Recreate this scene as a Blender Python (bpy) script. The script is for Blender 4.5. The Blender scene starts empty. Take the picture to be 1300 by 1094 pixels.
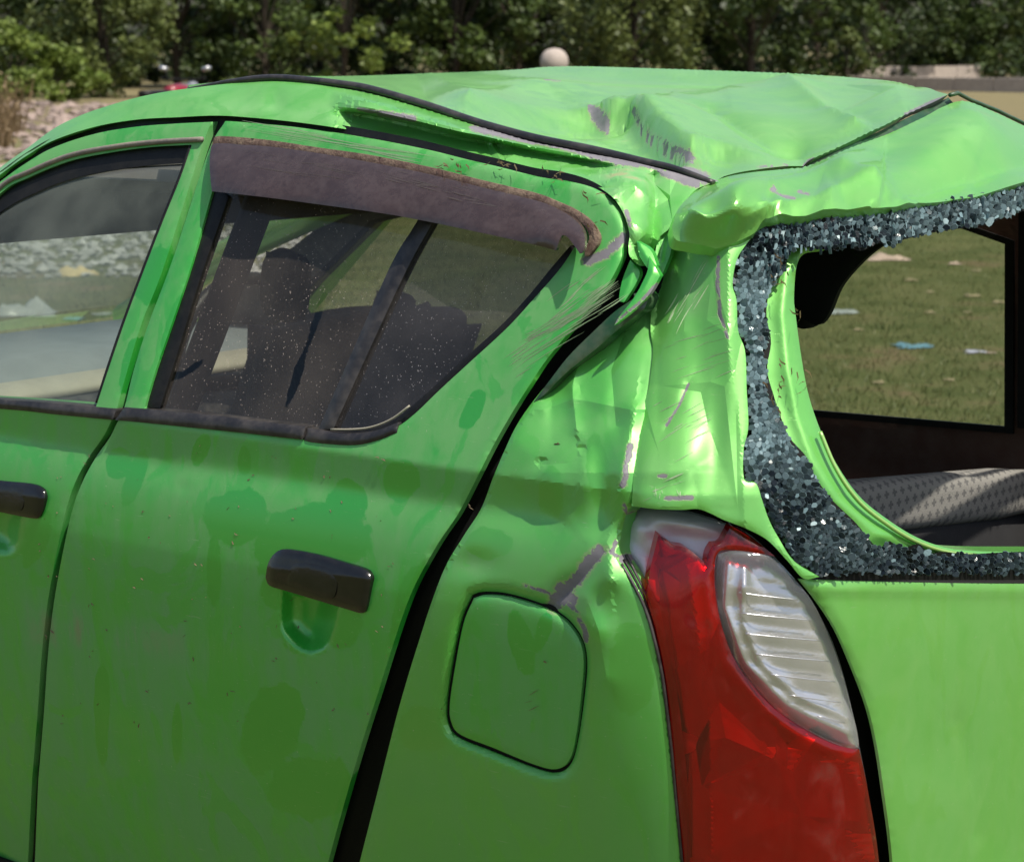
import bpy, math, random
import numpy as np
from mathutils import Vector, Matrix
from mathutils.geometry import delaunay_2d_cdt

# ------------------------------------------------------------------ camera, sky, sun, exposure
F = 3000.0; TH = math.radians(38); HZ = 55.0; CX, CY = 650.0, 547.0; CH = 1.48
PITCH = math.atan((CY-HZ)/F)
sc = bpy.context.scene
cam = bpy.data.cameras.new('camera'); camo = bpy.data.objects.new('camera', cam); sc.collection.objects.link(camo)
camo.location = (0, 0, CH); camo.rotation_euler = (math.pi/2-PITCH, 0, TH)
cam.sensor_width = 36; cam.sensor_fit = 'HORIZONTAL'; cam.lens = F/1300*36
cam.clip_start = 0.05; cam.clip_end = 2000
cam.dof.use_dof = True; cam.dof.focus_distance = 2.75; cam.dof.aperture_fstop = 15
sc.camera = camo
SUN = Vector((0.46, -0.02, 0.88)).normalized()
el = math.asin(SUN.z); az = math.atan2(SUN.x, SUN.y)
w = bpy.data.worlds.new('World'); sc.world = w; w.use_nodes = True
nt = w.node_tree; bg = nt.nodes['Background']
sky = nt.nodes.new('ShaderNodeTexSky'); sky.sky_type = 'NISHITA'; sky.sun_disc = False
sky.sun_elevation = el; sky.sun_rotation = az; sky.air_density = 1.2; sky.dust_density = 2.5
nt.links.new(sky.outputs[0], bg.inputs[0]); bg.inputs[1].default_value = 0.105
sl = bpy.data.lights.new('sun', 'SUN'); sl.energy = 4.6; sl.angle = math.radians(0.6); sl.color = (1, .94, .82)
slo = bpy.data.objects.new('sun', sl); sc.collection.objects.link(slo)
slo.rotation_euler = SUN.to_track_quat('Z', 'Y').to_euler(); slo.location = (3, -3, 8)
vs = sc.view_settings; vs.view_transform = 'Standard'; vs.look = 'None'; vs.gamma = 1; vs.use_curve_mapping = False
vs.exposure = 0.30

# ------------------------------------------------------------------ pixel -> place helpers
RV = np.array([math.cos(TH), math.sin(TH), 0]); FH = np.array([-math.sin(TH), math.cos(TH), 0])
FV = FH*math.cos(PITCH)+np.array([0, 0, -math.sin(PITCH)]); UV = FH*math.sin(PITCH)+np.array([0, 0, math.cos(PITCH)])
C0 = np.array([0, 0, CH])
def ray(x, y):
    x = np.asarray(x, float); y = np.asarray(y, float)
    return FV+RV*((x-CX)/F)[..., None]-UV*((y-CY)/F)[..., None]
def onY(x, y, Y): k = ray(x, y); return C0+k*(Y/k[..., 1])[..., None]
def onX(x, y, X): k = ray(x, y); return C0+k*(X/k[..., 0])[..., None]
def onZ(x, y, Z): k = ray(x, y); return C0+k*((Z-CH)/k[..., 2])[..., None]
def at(x, y, D): return C0+ray(x, y)*np.asarray(D)[..., None]
def dY(x, y, Y): return Y/ray(x, y)[..., 1]
def dX(x, y, X): return X/ray(x, y)[..., 0]
Y0 = 1.96325                      # the car's near side (its belt line)
ZB, ZC = 1.022, 0.978             # belt and shoulder crease heights
XE, RC = -1.19, 0.20              # rear plane of the tailgate, corner radius in plan

def side_out(x, z):
    up = np.maximum(z-ZB, 0)
    o = -0.36*up-0.25*up*up
    q = (ZC-z)
    sp = 0.004*np.log1p(np.exp(np.clip(q/0.004, -40, 40)))
    o = o+0.020*(1-np.exp(-sp/0.040))+0.05*np.minimum(sp, .10)
    o = o-0.34*np.maximum(0.90-z, 0)**2
    o = o-0.05*np.maximum(-2.0-x, 0)**2
    return o
def rear_x(y, z):
    return XE-0.34*np.maximum(z-0.97, 0)-0.05*((y-(Y0+.72))/.7)**2+0.03-0.10*np.maximum(.8-z, 0)**2
def sdf(P):
    x, y, z = P[..., 0], P[..., 1], P[..., 2]
    a = x-(rear_x(y, z)-RC); b = (Y0-side_out(x, z))+RC-y
    return np.hypot(np.maximum(a, 0), np.maximum(b, 0))+np.minimum(np.maximum(a, b), 0)-RC
def BODY(px, py):
    px = np.asarray(px, float); py = np.asarray(py, float); k = ray(px, py)
    lo = np.full(px.shape, 1.6); hi = np.full(px.shape, np.nan)
    prev = sdf(C0+k*lo[..., None])
    for D in np.linspace(1.6, 5.0, 90)[1:]:
        v = sdf(C0+k*D)
        hit = np.isnan(hi) & (v < 0)
        lo = np.where(np.isnan(hi) & ~hit, D, lo); hi = np.where(hit, D, hi)
    hi = np.where(np.isnan(hi), 5.0, hi)
    for _ in range(26):
        m = (lo+hi)/2; v = sdf(C0+k*m[..., None]) < 0
        hi = np.where(v, m, hi); lo = np.where(v, lo, m)
    return (lo+hi)/2
def TPS(ctrl):
    """smooth depth field through (px, py, depth): interpolates 1/depth, so flat panels stay flat"""
    c = np.array(ctrl, float); X = c[:, :2]/300; v = 1/c[:, 2]
    def U(r2): return r2*np.log(r2+1e-9)
    n = len(c); K = U(((X[:, None]-X[None])**2).sum(-1))+np.eye(n)*2e-4
    Pm = np.c_[np.ones(n), X]; A = np.block([[K, Pm], [Pm.T, np.zeros((3, 3))]])
    s = np.linalg.solve(A, np.r_[v, 0, 0, 0])
    def f(px, py):
        q = np.stack([np.asarray(px, float), np.asarray(py, float)], -1)/300
        r2 = ((q[..., None, :]-X)**2).sum(-1)
        return 1/(U(r2)@s[:n]+s[n]+q@s[n+1:])
    return f
def spline(ch, stepx):
    """Catmull-Rom through an open chain, resampled"""
    p = np.array(ch, float)
    if len(p) > 2:
        e = np.vstack([2*p[0]-p[1], p, 2*p[-1]-p[-2]]); out = []
        for i in range(1, len(e)-2):
            for t in np.linspace(0, 1, 9)[:-1]:
                a, b, c, d = e[i-1:i+3]
                out.append(.5*((2*b)+(c-a)*t+(2*a-5*b+4*c-d)*t*t+(3*b-a-3*c+d)*t**3))
        p = np.vstack([out, p[-1:]])
    L = np.r_[0, np.cumsum(np.linalg.norm(np.diff(p, axis=0), axis=1))]
    n = max(2, int(L[-1]/stepx)+1); s = np.linspace(0, L[-1], n)
    return np.c_[tuple(np.interp(s, L, p[:, k]) for k in range(p.shape[1]))]
# dents, in metres outward, as functions of the panel's own layout coordinates
def pdist(px, py, pts):
    pts = np.array(pts, float); best = np.full(px.shape, 1e9); sg = np.zeros(px.shape)
    for a, b in zip(pts[:-1], pts[1:]):
        d = b-a; L2 = d@d; t = np.clip(((px-a[0])*d[0]+(py-a[1])*d[1])/L2, 0, 1)
        qx = px-a[0]-t*d[0]; qy = py-a[1]-t*d[1]; r = np.hypot(qx, qy)
        m = r < best; best = np.where(m, r, best); sg = np.where(m, np.sign(d[0]*qy-d[1]*qx), sg)
    return best, sg
def crease(pts, amp, wp, wm=None, rnd=2.0):
    wm = wm or wp
    def f(px, py):
        d, s = pdist(px, py, pts); d = np.sqrt(d*d+rnd*rnd)-rnd
        return amp*np.exp(-d/np.where(s > 0, wp, wm))
    if rnd <= 2: f.edges = list(zip(pts[:-1], pts[1:]))
    return f
def step(pts, amp, w, reach=60):
    def f(px, py):
        d, s = pdist(px, py, pts); P = spline(pts, 4); n = len(P); best = np.full(px.shape, 1e9); u = np.zeros(px.shape)
        for i, p in enumerate(P):
            r = (px-p[0])**2+(py-p[1])**2; m = r < best; best = np.where(m, r, best); u = np.where(m, i, u)
        e = np.clip(np.minimum(u, n-1-u)*4/55., 0, 1); e = e*e*(3-2*e)
        return amp*.5*np.tanh(s*d/w)*np.exp(-(d/reach)**2)*e
    P = spline(pts, 10); T = np.gradient(P, axis=0); T /= np.linalg.norm(T, axis=1)[:, None]+1e-9; Nn = np.c_[-T[:, 1], T[:, 0]]; f.edges = []
    for k in (-2.2, -1.1, 0, 1.1, 2.2):
        Q = P+Nn*w*k; f.edges += [(tuple(p), tuple(q)) for p, q in zip(Q[:-1], Q[1:])]
    return f
def bump(cx, cy, rx, ry, ang, amp):
    c, s = math.cos(math.radians(ang)), math.sin(math.radians(ang))
    def f(px, py):
        u = ((px-cx)*c+(py-cy)*s)/rx; v = (-(px-cx)*s+(py-cy)*c)/ry
        return amp*np.exp(-(u*u+v*v))
    return f
def wob(seed, scale, amp, n=9):
    rr = np.random.RandomState(seed); K = rr.normal(size=(n, 2))/scale; ph = rr.rand(n)*6.28
    def f(px, py):
        o = 0
        for k, p in zip(K, ph): o = o+np.sin(px*k[0]+py*k[1]+p)
        return o*amp/math.sqrt(n)
    return f
def ridg(seed, scale, amp, n=3):
    """crumpled sheet: folds that are sharp on one side and round on the other"""
    rr = np.random.RandomState(seed); K = rr.normal(size=(n, 2)); K /= np.linalg.norm(K, axis=1)[:, None]*scale; ph = rr.rand(n)*6.28; w1 = wob(seed+1, scale*1.6, .9, 5)
    def f(px, py):
        o = 0; q = w1(px, py)
        for k, p in zip(K, ph): o = o+np.sqrt(np.sin(px*k[0]+py*k[1]+p+q)**2+.004)
        return o*amp/n
    return f
def tin(seed, box, n, amp, keep=6):
    """flat facets meeting in hard folds, as in buckled sheet"""
    rr = np.random.RandomState(seed); x0, y0, x1, y1 = box; P = np.c_[rr.uniform(x0, x1, n), rr.uniform(y0, y1, n)]; h = rr.normal(size=n)*amp
    e = np.array([(x0-40, y0-40), (x1+40, y0-40), (x1+40, y1+40), (x0-40, y1+40)]); P = np.vstack([P, e]); h = np.r_[h, 0, 0, 0, 0]
    v, _, f, ov, *_ = delaunay_2d_cdt([Vector(p) for p in P], [], [], 0, 1e-6); hh = np.array([h[o[0]] for o in ov]); v = np.array([tuple(q) for q in v])
    def g(px, py):
        o = np.zeros(px.shape)
        for t in f:
            A, B, Cc = v[list(t)]; det = (B[1]-Cc[1])*(A[0]-Cc[0])+(Cc[0]-B[0])*(A[1]-Cc[1])
            l1 = ((B[1]-Cc[1])*(px-Cc[0])+(Cc[0]-B[0])*(py-Cc[1]))/det; l2 = ((Cc[1]-A[1])*(px-Cc[0])+(A[0]-Cc[0])*(py-Cc[1]))/det; l3 = 1-l1-l2
            m = (l1 >= 0) & (l2 >= 0) & (l3 >= 0); o = np.where(m, l1*hh[t[0]]+l2*hh[t[1]]+l3*hh[t[2]], o)
        return o
    g.edges = [(tuple(v[p]), tuple(v[q])) for t in f for p, q in ((t[0], t[1]), (t[1], t[2]), (t[2], t[0])) if p < q]
    return g
def dents(*fs):
    def g(px, py): return sum(f(px, py) for f in fs)
    g.edges = [e for f in fs for e in getattr(f, 'edges', [])]
    return g

# ------------------------------------------------------------------ object helpers
col = sc.collection
def link(o, parent=None):
    col.objects.link(o)
    if parent is not None:
        o.parent = parent
        if parent.type == 'EMPTY': o.matrix_parent_inverse = Matrix.Translation(-Vector(parent.location))
    return o
def tag(o, label=None, cat=None, group=None, kind=None):
    for k, v in (('label', label), ('category', cat), ('group', group), ('kind', kind)):
        if v: o[k] = v
    return o
def empty(name, loc, label, cat, group=None):
    o = bpy.data.objects.new(name, None); o.location = loc; o.empty_display_size = .1; col.objects.link(o)
    return tag(o, label, cat, group)
def mesh_obj(name, V, Fs, mat, parent=None, smooth=True, wear=None):
    me = bpy.data.meshes.new(name); me.from_pydata([tuple(map(float, v)) for v in V], [], [tuple(map(int, f)) for f in Fs]); me.validate()
    if mat: me.materials.append(mat)
    if smooth: me.polygons.foreach_set('use_smooth', [True]*len(me.polygons))
    if wear is not None:
        a = me.color_attributes.new('wear', 'FLOAT_COLOR', 'POINT'); a.data.foreach_set('color', np.asarray(wear, np.float32).ravel())
    me.update()
    return link(bpy.data.objects.new(name, me), parent)
def outline(chains, stepx):
    if not isinstance(chains[0][0], (tuple, list, np.ndarray)): chains = [list(chains)+[chains[0]]]
    return np.vstack([spline(c, stepx)[:-1] for c in chains])
def inside(px, py, poly):
    r = np.zeros(px.shape, bool); q = np.roll(poly, -1, 0)
    for (x1, y1), (x2, y2) in zip(poly, q):
        c = (y1 > py) != (y2 > py)
        r ^= c & (px < (x2-x1)*(py-y1)/((y2-y1) if y2 != y1 else 1e-9)+x1)
    return r
def mind(px, py, pts):
    out = np.full(px.shape, 1e9)
    for i in range(0, len(pts), 50):
        b = pts[i:i+50]; out = np.minimum(out, np.sqrt(((px[:, None]-b[:, 0])**2+(py[:, None]-b[:, 1])**2).min(1)))
    return out
BARE, CLEAN, DUSTY = [], [], []
def wear_at(px, py, dust, film=0.):
    b = np.zeros(px.shape)
    for pts, wd in BARE:
        d, _ = pdist(px, py, pts); b = np.maximum(b, np.clip(1.0-.5*d/wd, 0, 1))
    c = np.zeros(px.shape)
    for cx, cy, rx, ry, an in CLEAN:
        k, s = math.cos(math.radians(an)), math.sin(math.radians(an))
        u = ((px-cx)*k+(py-cy)*s)/rx; v = (-(px-cx)*s+(py-cy)*k)/ry; c = np.maximum(c, np.clip(1.6-np.hypot(u, v)*1.1, 0, 1))
    dd = np.full(px.shape, float(dust))
    for cx, cy, rx, ry, an, am in DUSTY: dd = dd+bump(cx, cy, rx, ry, an, am)(px, py)
    return np.c_[b, dd, c, np.full(px.shape, float(film))]
def panel(name, chains, dep, mat, parent=None, s=6, holes=(), flange=.012, fvec=(0, 1, 0), roll=.002, rollw=2.5, dent=None, dust=.5, seed=1, folds=None, film=0.):
    """a pressed sheet: outline and hole outlines in layout coordinates, set at the depth of the body there, edge rolled and flanged back"""
    loops = [outline(chains, s*.8)]+[outline(h, s*.8) for h in holes]
    g = loops[0]; x0, y0 = g.min(0); x1, y1 = g.max(0)
    yy = np.arange(y0, y1, s*.87); rr = np.random.RandomState(seed)
    gx = np.concatenate([np.arange(x0+(i % 2)*s/2, x1, s) for i in range(len(yy))]); gy = np.concatenate([np.full(len(np.arange(x0+(i % 2)*s/2, x1, s)), y) for i, y in enumerate(yy)])
    gx = gx+rr.uniform(-.12, .12, gx.shape)*s; gy = gy+rr.uniform(-.12, .12, gy.shape)*s
    m = inside(gx, gy, g)
    for h in loops[1:]: m &= ~inside(gx, gy, h)
    gx, gy = gx[m], gy[m]; allb = np.vstack(loops)
    m = mind(gx, gy, allb) > s*.55; gx, gy = gx[m], gy[m]
    # a fine row just inside the edge for the rolled lip
    P = [Vector(p) for p in allb]; E = []; o = 0
    for L in loops:
        n = len(L); E += [(o+i, o+(i+1) % n) for i in range(n)]; o += n
    if folds is not None:
        fp = []
        for (ax, ay), (bx, by) in folds:
            n = max(1, int(math.hypot(bx-ax, by-ay)/(s*.8))); t = np.linspace(0, 1, n+1); X = ax+(bx-ax)*t; Yv = ay+(by-ay)*t; k = inside(X, Yv, g) & (mind(X, Yv, allb) > s*.5)
            b0 = len(P)
            for i in range(n):
                if k[i] and k[i+1]:
                    P += [Vector((X[i], Yv[i])), Vector((X[i+1], Yv[i+1]))]; E.append((len(P)-2, len(P)-1)); fp += [(X[i], Yv[i]), (X[i+1], Yv[i+1])]
        if fp: m = mind(gx, gy, np.array(fp)) > s*.55; gx, gy = gx[m], gy[m]
    P += [Vector((a, b)) for a, b in zip(gx, gy)]
    cv, ce, cf, *_ = delaunay_2d_cdt(P, E, [], 0, 1e-5)
    cv = np.array([tuple(v) for v in cv]); cf = np.array([f for f in cf if len(f) == 3])
    cen = cv[cf].mean(1); ok = inside(cen[:, 0], cen[:, 1], g)
    for h in loops[1:]: ok &= ~inside(cen[:, 0], cen[:, 1], h)
    cf = cf[ok]; px, py = cv[:, 0], cv[:, 1]
    def depth(px, py):
        D = dep(px, py)
        if dent is not None: D = D-dent(px, py)
        if roll: D = D+roll*np.exp(-mind(px, py, allb)/rollw)
        return D
    V = at(px, py, depth(px, py))
    nrm = np.cross(V[cf[:, 1]]-V[cf[:, 0]], V[cf[:, 2]]-V[cf[:, 0]])
    flip = (nrm*(C0-V[cf[:, 0]])).sum(1) < 0; cf[flip] = cf[flip][:, ::-1]
    wr = wear_at(px, py, dust, film); Fs = [tuple(f) for f in cf]; VV = [V]; n0 = len(V); WW = [wr]
    if flange:
        fv = np.array(fvec, float)*flange
        for L in loops:
            B = at(L[:, 0], L[:, 1], depth(L[:, 0], L[:, 1])); n = len(B)
            VV += [B, B+fv]; w2 = wear_at(L[:, 0], L[:, 1], dust, film); WW += [w2, w2]
            Fs += [(n0+i, n0+(i+1) % n, n0+n+(i+1) % n, n0+n+i) for i in range(n)]; n0 += 2*n
    o = mesh_obj(name, np.vstack(VV), Fs, mat, parent, True, np.vstack(WW))
    if folds is not None: o.data.set_sharp_from_angle(angle=math.radians(11))
    return o
def tube(name, pts, r, mat, parent=None, n=8, flat=1.0, up=(0, 0, 1), cap=True):
    pts = np.array(pts, float); N = len(pts); V = []; Fs = []
    rs = np.full(N, r) if np.isscalar(r) else np.array(r, float)
    for i in range(N):
        t = pts[min(i+1, N-1)]-pts[max(i-1, 0)]; t /= np.linalg.norm(t)+1e-12
        a = np.cross(t, np.array(up, float)); a /= np.linalg.norm(a)+1e-12; b = np.cross(a, t)
        for k in range(n):
            q = 2*math.pi*k/n; V.append(pts[i]+rs[i]*(math.cos(q)*a+flat*math.sin(q)*b))
    for i in range(N-1):
        for k in range(n): Fs.append((i*n+k, i*n+(k+1) % n, (i+1)*n+(k+1) % n, (i+1)*n+k))
    if cap: Fs += [tuple(range(n))[::-1], tuple(range((N-1)*n, N*n))]
    return mesh_obj(name, V, Fs, mat, parent)
def loft(name, rings, mat, parent=None, closed=True, cap=True, smooth=True):
    n = len(rings[0]); V = [p for r in rings for p in r]; Fs = []
    for i in range(len(rings)-1):
        for k in range(n if closed else n-1): Fs.append((i*n+k, i*n+(k+1) % n, (i+1)*n+(k+1) % n, (i+1)*n+k))
    if cap and closed: Fs += [tuple(range(n))[::-1], tuple(range((len(rings)-1)*n, len(rings)*n))]
    return mesh_obj(name, V, Fs, mat, parent, smooth)
def rbox(name, c, sz, r, mat, parent=None, rot=None, seg=4, puff=0.0):
    """rounded, slightly puffed block (cushions, trim, plinths)"""
    sz = np.array(sz, float)/2; r = min(r, sz.min()*.98); N = 10; g = np.linspace(-1, 1, N)
    V = []; idx = {}; Fs = []
    def vid(p):
        key = tuple(np.round(p, 5))
        if key not in idx: idx[key] = len(V); V.append(np.array(p, float))
        return idx[key]
    for ax in range(3):
        for sg in (-1, 1):
            for i in range(N-1):
                for j in range(N-1):
                    q = []
                    for a, b in ((i, j), (i+1, j), (i+1, j+1), (i, j+1)):
                        p = [0, 0, 0]; p[ax] = sg; p[(ax+1) % 3] = g[a]; p[(ax+2) % 3] = g[b]; q.append(vid(p))
                    Fs.append(q if sg > 0 else q[::-1])
    out = []
    for p in V:
        p = p*sz; inn = np.clip(p, -(sz-r), sz-r); d = p-inn; L = np.linalg.norm(d)
        p2 = inn+(d/L*r if L > 0 else 0)
        if puff: u = p/sz; p2 = p2+np.sign(p)*(np.abs(u) > .99)*puff*np.prod([1-v*v if abs(v) < .99 else 1 for v in u])
        out.append(p2)
    M = Matrix.Translation(Vector(c)) @ (rot.to_4x4() if rot is not None else Matrix.Identity(4))
    return mesh_obj(name, [M @ Vector(p) for p in out], Fs, mat, parent)

# ------------------------------------------------------------------ materials
class G:
    def __init__(s, name):
        s.m = bpy.data.materials.new(name); s.m.use_nodes = True; s.t = s.m.node_tree; s.t.nodes.clear()
        s.out = s.n('ShaderNodeOutputMaterial'); s.tc = s.n('ShaderNodeTexCoord')
    def n(s, ty, **kw):
        o = s.t.nodes.new(ty)
        for k, v in kw.items():
            if hasattr(o, k): setattr(o, k, v)
        return o
    def set(s, node, **kw):
        for k, v in kw.items():
            i = node.inputs[k.replace('_', ' ')] if k.replace('_', ' ') in node.inputs else node.inputs[k]
            if hasattr(v, 'is_output') or isinstance(v, bpy.types.NodeSocket): s.t.links.new(v, i)
            else: i.default_value = v if not (isinstance(v, tuple) and len(v) == 3 and i.type == 'RGBA') else (*v, 1)
        return node
    def noise(s, scale, detail=4, rough=.55, dist=0, stretch=None, off=0, tex='ShaderNodeTexNoise', vec=None):
        mp = s.n('ShaderNodeMapping'); s.t.links.new(vec or s.tc.outputs['Object'], mp.inputs[0])
        mp.inputs['Location'].default_value = (off, off*1.7, off*.6)
        if stretch: mp.inputs['Scale'].default_value = stretch
        t = s.n('ShaderNodeTexNoise'); s.t.links.new(mp.outputs[0], t.inputs['Vector'])
        t.inputs['Scale'].default_value = scale; t.inputs['Detail'].default_value = detail; t.inputs['Roughness'].default_value = rough; t.inputs['Distortion'].default_value = dist
        return t.outputs['Fac']
    def vor(s, scale, feature='F1', stretch=None):
        mp = s.n('ShaderNodeMapping'); s.t.links.new(s.tc.outputs['Object'], mp.inputs[0])
        if stretch: mp.inputs['Scale'].default_value = stretch
        t = s.n('ShaderNodeTexVoronoi'); t.feature = feature; s.t.links.new(mp.outputs[0], t.inputs['Vector']); t.inputs['Scale'].default_value = scale
        return t
    def ramp(s, fac, a, b, lo=0., hi=1.):
        o = s.n('ShaderNodeMapRange'); s.set(o, Value=fac); o.inputs['From Min'].default_value = a; o.inputs['From Max'].default_value = b
        o.inputs['To Min'].default_value = lo; o.inputs['To Max'].default_value = hi; o.interpolation_type = 'SMOOTHSTEP'; return o.outputs[0]
    def math(s, op, a, b=0., c=None):
        o = s.n('ShaderNodeMath'); o.operation = op; o.use_clamp = False
        for i, v in enumerate((a, b, c)):
            if v is None: continue
            if isinstance(v, (int, float)): o.inputs[i].default_value = v
            else: s.t.links.new(v, o.inputs[i])
        return o.outputs[0]
    def mix(s, fac, a, b):
        o = s.n('ShaderNodeMix'); o.data_type = 'RGBA'
        for i, v in ((0, fac), (6, a), (7, b)):
            if isinstance(v, (int, float)): o.inputs[i].default_value = v
            elif isinstance(v, tuple): o.inputs[i].default_value = (*v, 1)
            else: s.t.links.new(v, o.inputs[i])
        return o.outputs[2]
    def wear(s):
        a = s.n('ShaderNodeAttribute'); a.attribute_name = 'wear'; x = s.n('ShaderNodeSeparateColor'); s.t.links.new(a.outputs['Color'], x.inputs[0]); s.film = a.outputs['Alpha']; return x.outputs
    def bump(s, h, strength, dist=.001):
        o = s.n('ShaderNodeBump'); s.set(o, Height=h); o.inputs['Strength'].default_value = strength; o.inputs['Distance'].default_value = dist; return o.outputs[0]
    def pbr(s, **kw):
        p = s.n('ShaderNodeBsdfPrincipled'); s.set(p, **kw); s.t.links.new(p.outputs[0], s.out.inputs[0]); return p

def paint():
    g = G('green_metallic_paint'); W = g.wear()
    n1 = g.noise(5, 5, .6); n2 = g.noise(16, 6, .65, 1.2, off=3); st = g.noise(30, 4, .6, .3, stretch=(1, 1, .13), off=7)
    wipe = g.ramp(g.noise(7, 4, .55, 2.5, stretch=(1.2, 1.2, .7), off=11), .56, .60)
    d = g.math('MULTIPLY_ADD', n1, .7, g.math('MULTIPLY', n2, .5)); d = g.math('MULTIPLY_ADD', st, .85, d)
    d = g.ramp(d, .66, 1.22); d = g.math('MULTIPLY', d, W[1])
    cl = g.ramp(g.math('MULTIPLY_ADD', n2, .9, g.math('MULTIPLY_ADD', g.noise(45, 4, .6, 1, off=8), .4, W[2])), 1.10, 1.22)
    keep = g.math('MULTIPLY', g.math('SUBTRACT', 1., g.math('MULTIPLY', cl, .97)), g.math('SUBTRACT', 1., g.math('MULTIPLY', wipe, .6)))
    d = g.math('MULTIPLY', d, keep)
    # fine scratches and specks
    sc1 = g.ramp(g.noise(60, 3, .5, 0, stretch=(1, 1, 14), off=5), .70, .74); sc2 = g.ramp(g.noise(45, 3, .5, .2, stretch=(.6, 8, 8), off=9), .72, .75)
    scr = g.math('MULTIPLY', g.math('MAXIMUM', sc1, sc2), .22)
    speck = g.math('MULTIPLY', g.ramp(g.noise(230, 2, .5), .74, .78), .5)
    cn = g.math('MULTIPLY_ADD', g.noise(34, 6, .7, .8, off=1), .75, g.math('MULTIPLY_ADD', g.noise(150, 4, .7, .5), .7, W[0]))
    chip = g.ramp(cn, 1.37, 1.41)
    edge = g.ramp(cn, 1.16, 1.37)
    c = g.mix(n1, (.014, .37, .034), (.008, .29, .026))
    c = g.mix(g.math('MULTIPLY', cl, .50), c, (.003, .24, .022))
    c = g.mix(g.math('MULTIPLY', g.film, g.math('MULTIPLY_ADD', n2, .5, .55)), c, (.38, .53, .17))  # pale film: dust, plus the tone of sunlit panels put into colour
    c = g.mix(g.math('MULTIPLY', g.math('MINIMUM', d, 1.15), .72), c, g.mix(g.ramp(d, .95, 1.7), (.165, .36, .145), (.33, .25, .17)))
    c = g.mix(g.math('MAXIMUM', scr, speck), c, (.42, .45, .32))
    c = g.mix(g.math('MULTIPLY', edge, .55), c, (.33, .30, .20))
    prim = g.mix(g.noise(60, 5, .7, 0, stretch=(.4, 1, 1)), (.10, .098, .115), (.27, .25, .275)); c = g.mix(chip, c, prim)
    nd = g.math('SUBTRACT', 1., chip)
    ro = g.math('MULTIPLY_ADD', d, .34, .27); ro = g.math('MULTIPLY_ADD', chip, .25, ro); ro = g.math('MULTIPLY_ADD', n2, .08, ro)
    bp = g.math('MULTIPLY_ADD', chip, -.9, g.math('MULTIPLY', g.noise(320, 3), .05)); bp = g.math('MULTIPLY_ADD', scr, -.5, bp)
    nb = g.bump(bp, .5, .0012); p = g.n('ShaderNodeBsdfPrincipled')
    g.set(p, Base_Color=c, Roughness=ro, Normal=nb, Coat_Weight=g.math('MULTIPLY', nd, g.math('MULTIPLY_ADD', d, -.5, .7)), Coat_Roughness=.08)
    gl = g.n('ShaderNodeBsdfGlossy'); gl.inputs['Color'].default_value = (.36, .90, .22, 1); g.set(gl, Roughness=g.math('MULTIPLY_ADD', d, .15, .40), Normal=nb)
    ms = g.n('ShaderNodeMixShader'); g.set(ms, Fac=g.math('MULTIPLY', nd, g.math('MAXIMUM', g.math('MULTIPLY_ADD', d, -.15, .25), .04))); g.t.links.new(p.outputs[0], ms.inputs[1]); g.t.links.new(gl.outputs[0], ms.inputs[2]); g.t.links.new(ms.outputs[0], g.out.inputs[0])
    return g.m
def simple(name, col, rough=.6, metal=0., var=.25, scale=20, dust=0., bump=.2, spec=.5, coat=0., dcol=(.30, .26, .20), stretch=None):
    g = G(name); n = g.noise(scale, 5, .6, stretch=stretch); c2 = tuple(v*(1-var) for v in col); c = g.mix(n, tuple(min(1, v*(1+var)) for v in col), c2)
    if dust:
        d = g.ramp(g.math('MULTIPLY_ADD', g.noise(scale*.5, 5, .65, 1, off=4), .6, g.math('MULTIPLY', g.noise(scale*3, 4, .6, off=2), .4)), .38, .68)
        c = g.mix(g.math('MULTIPLY', d, dust), c, dcol); rough = g.math('MULTIPLY_ADD', d, .25*dust, rough)
    g.pbr(Base_Color=c, Roughness=rough, Metallic=metal, Specular_IOR_Level=spec, Coat_Weight=coat, Normal=g.bump(g.noise(scale*6, 4), bump, .002))
    return g.m
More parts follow.
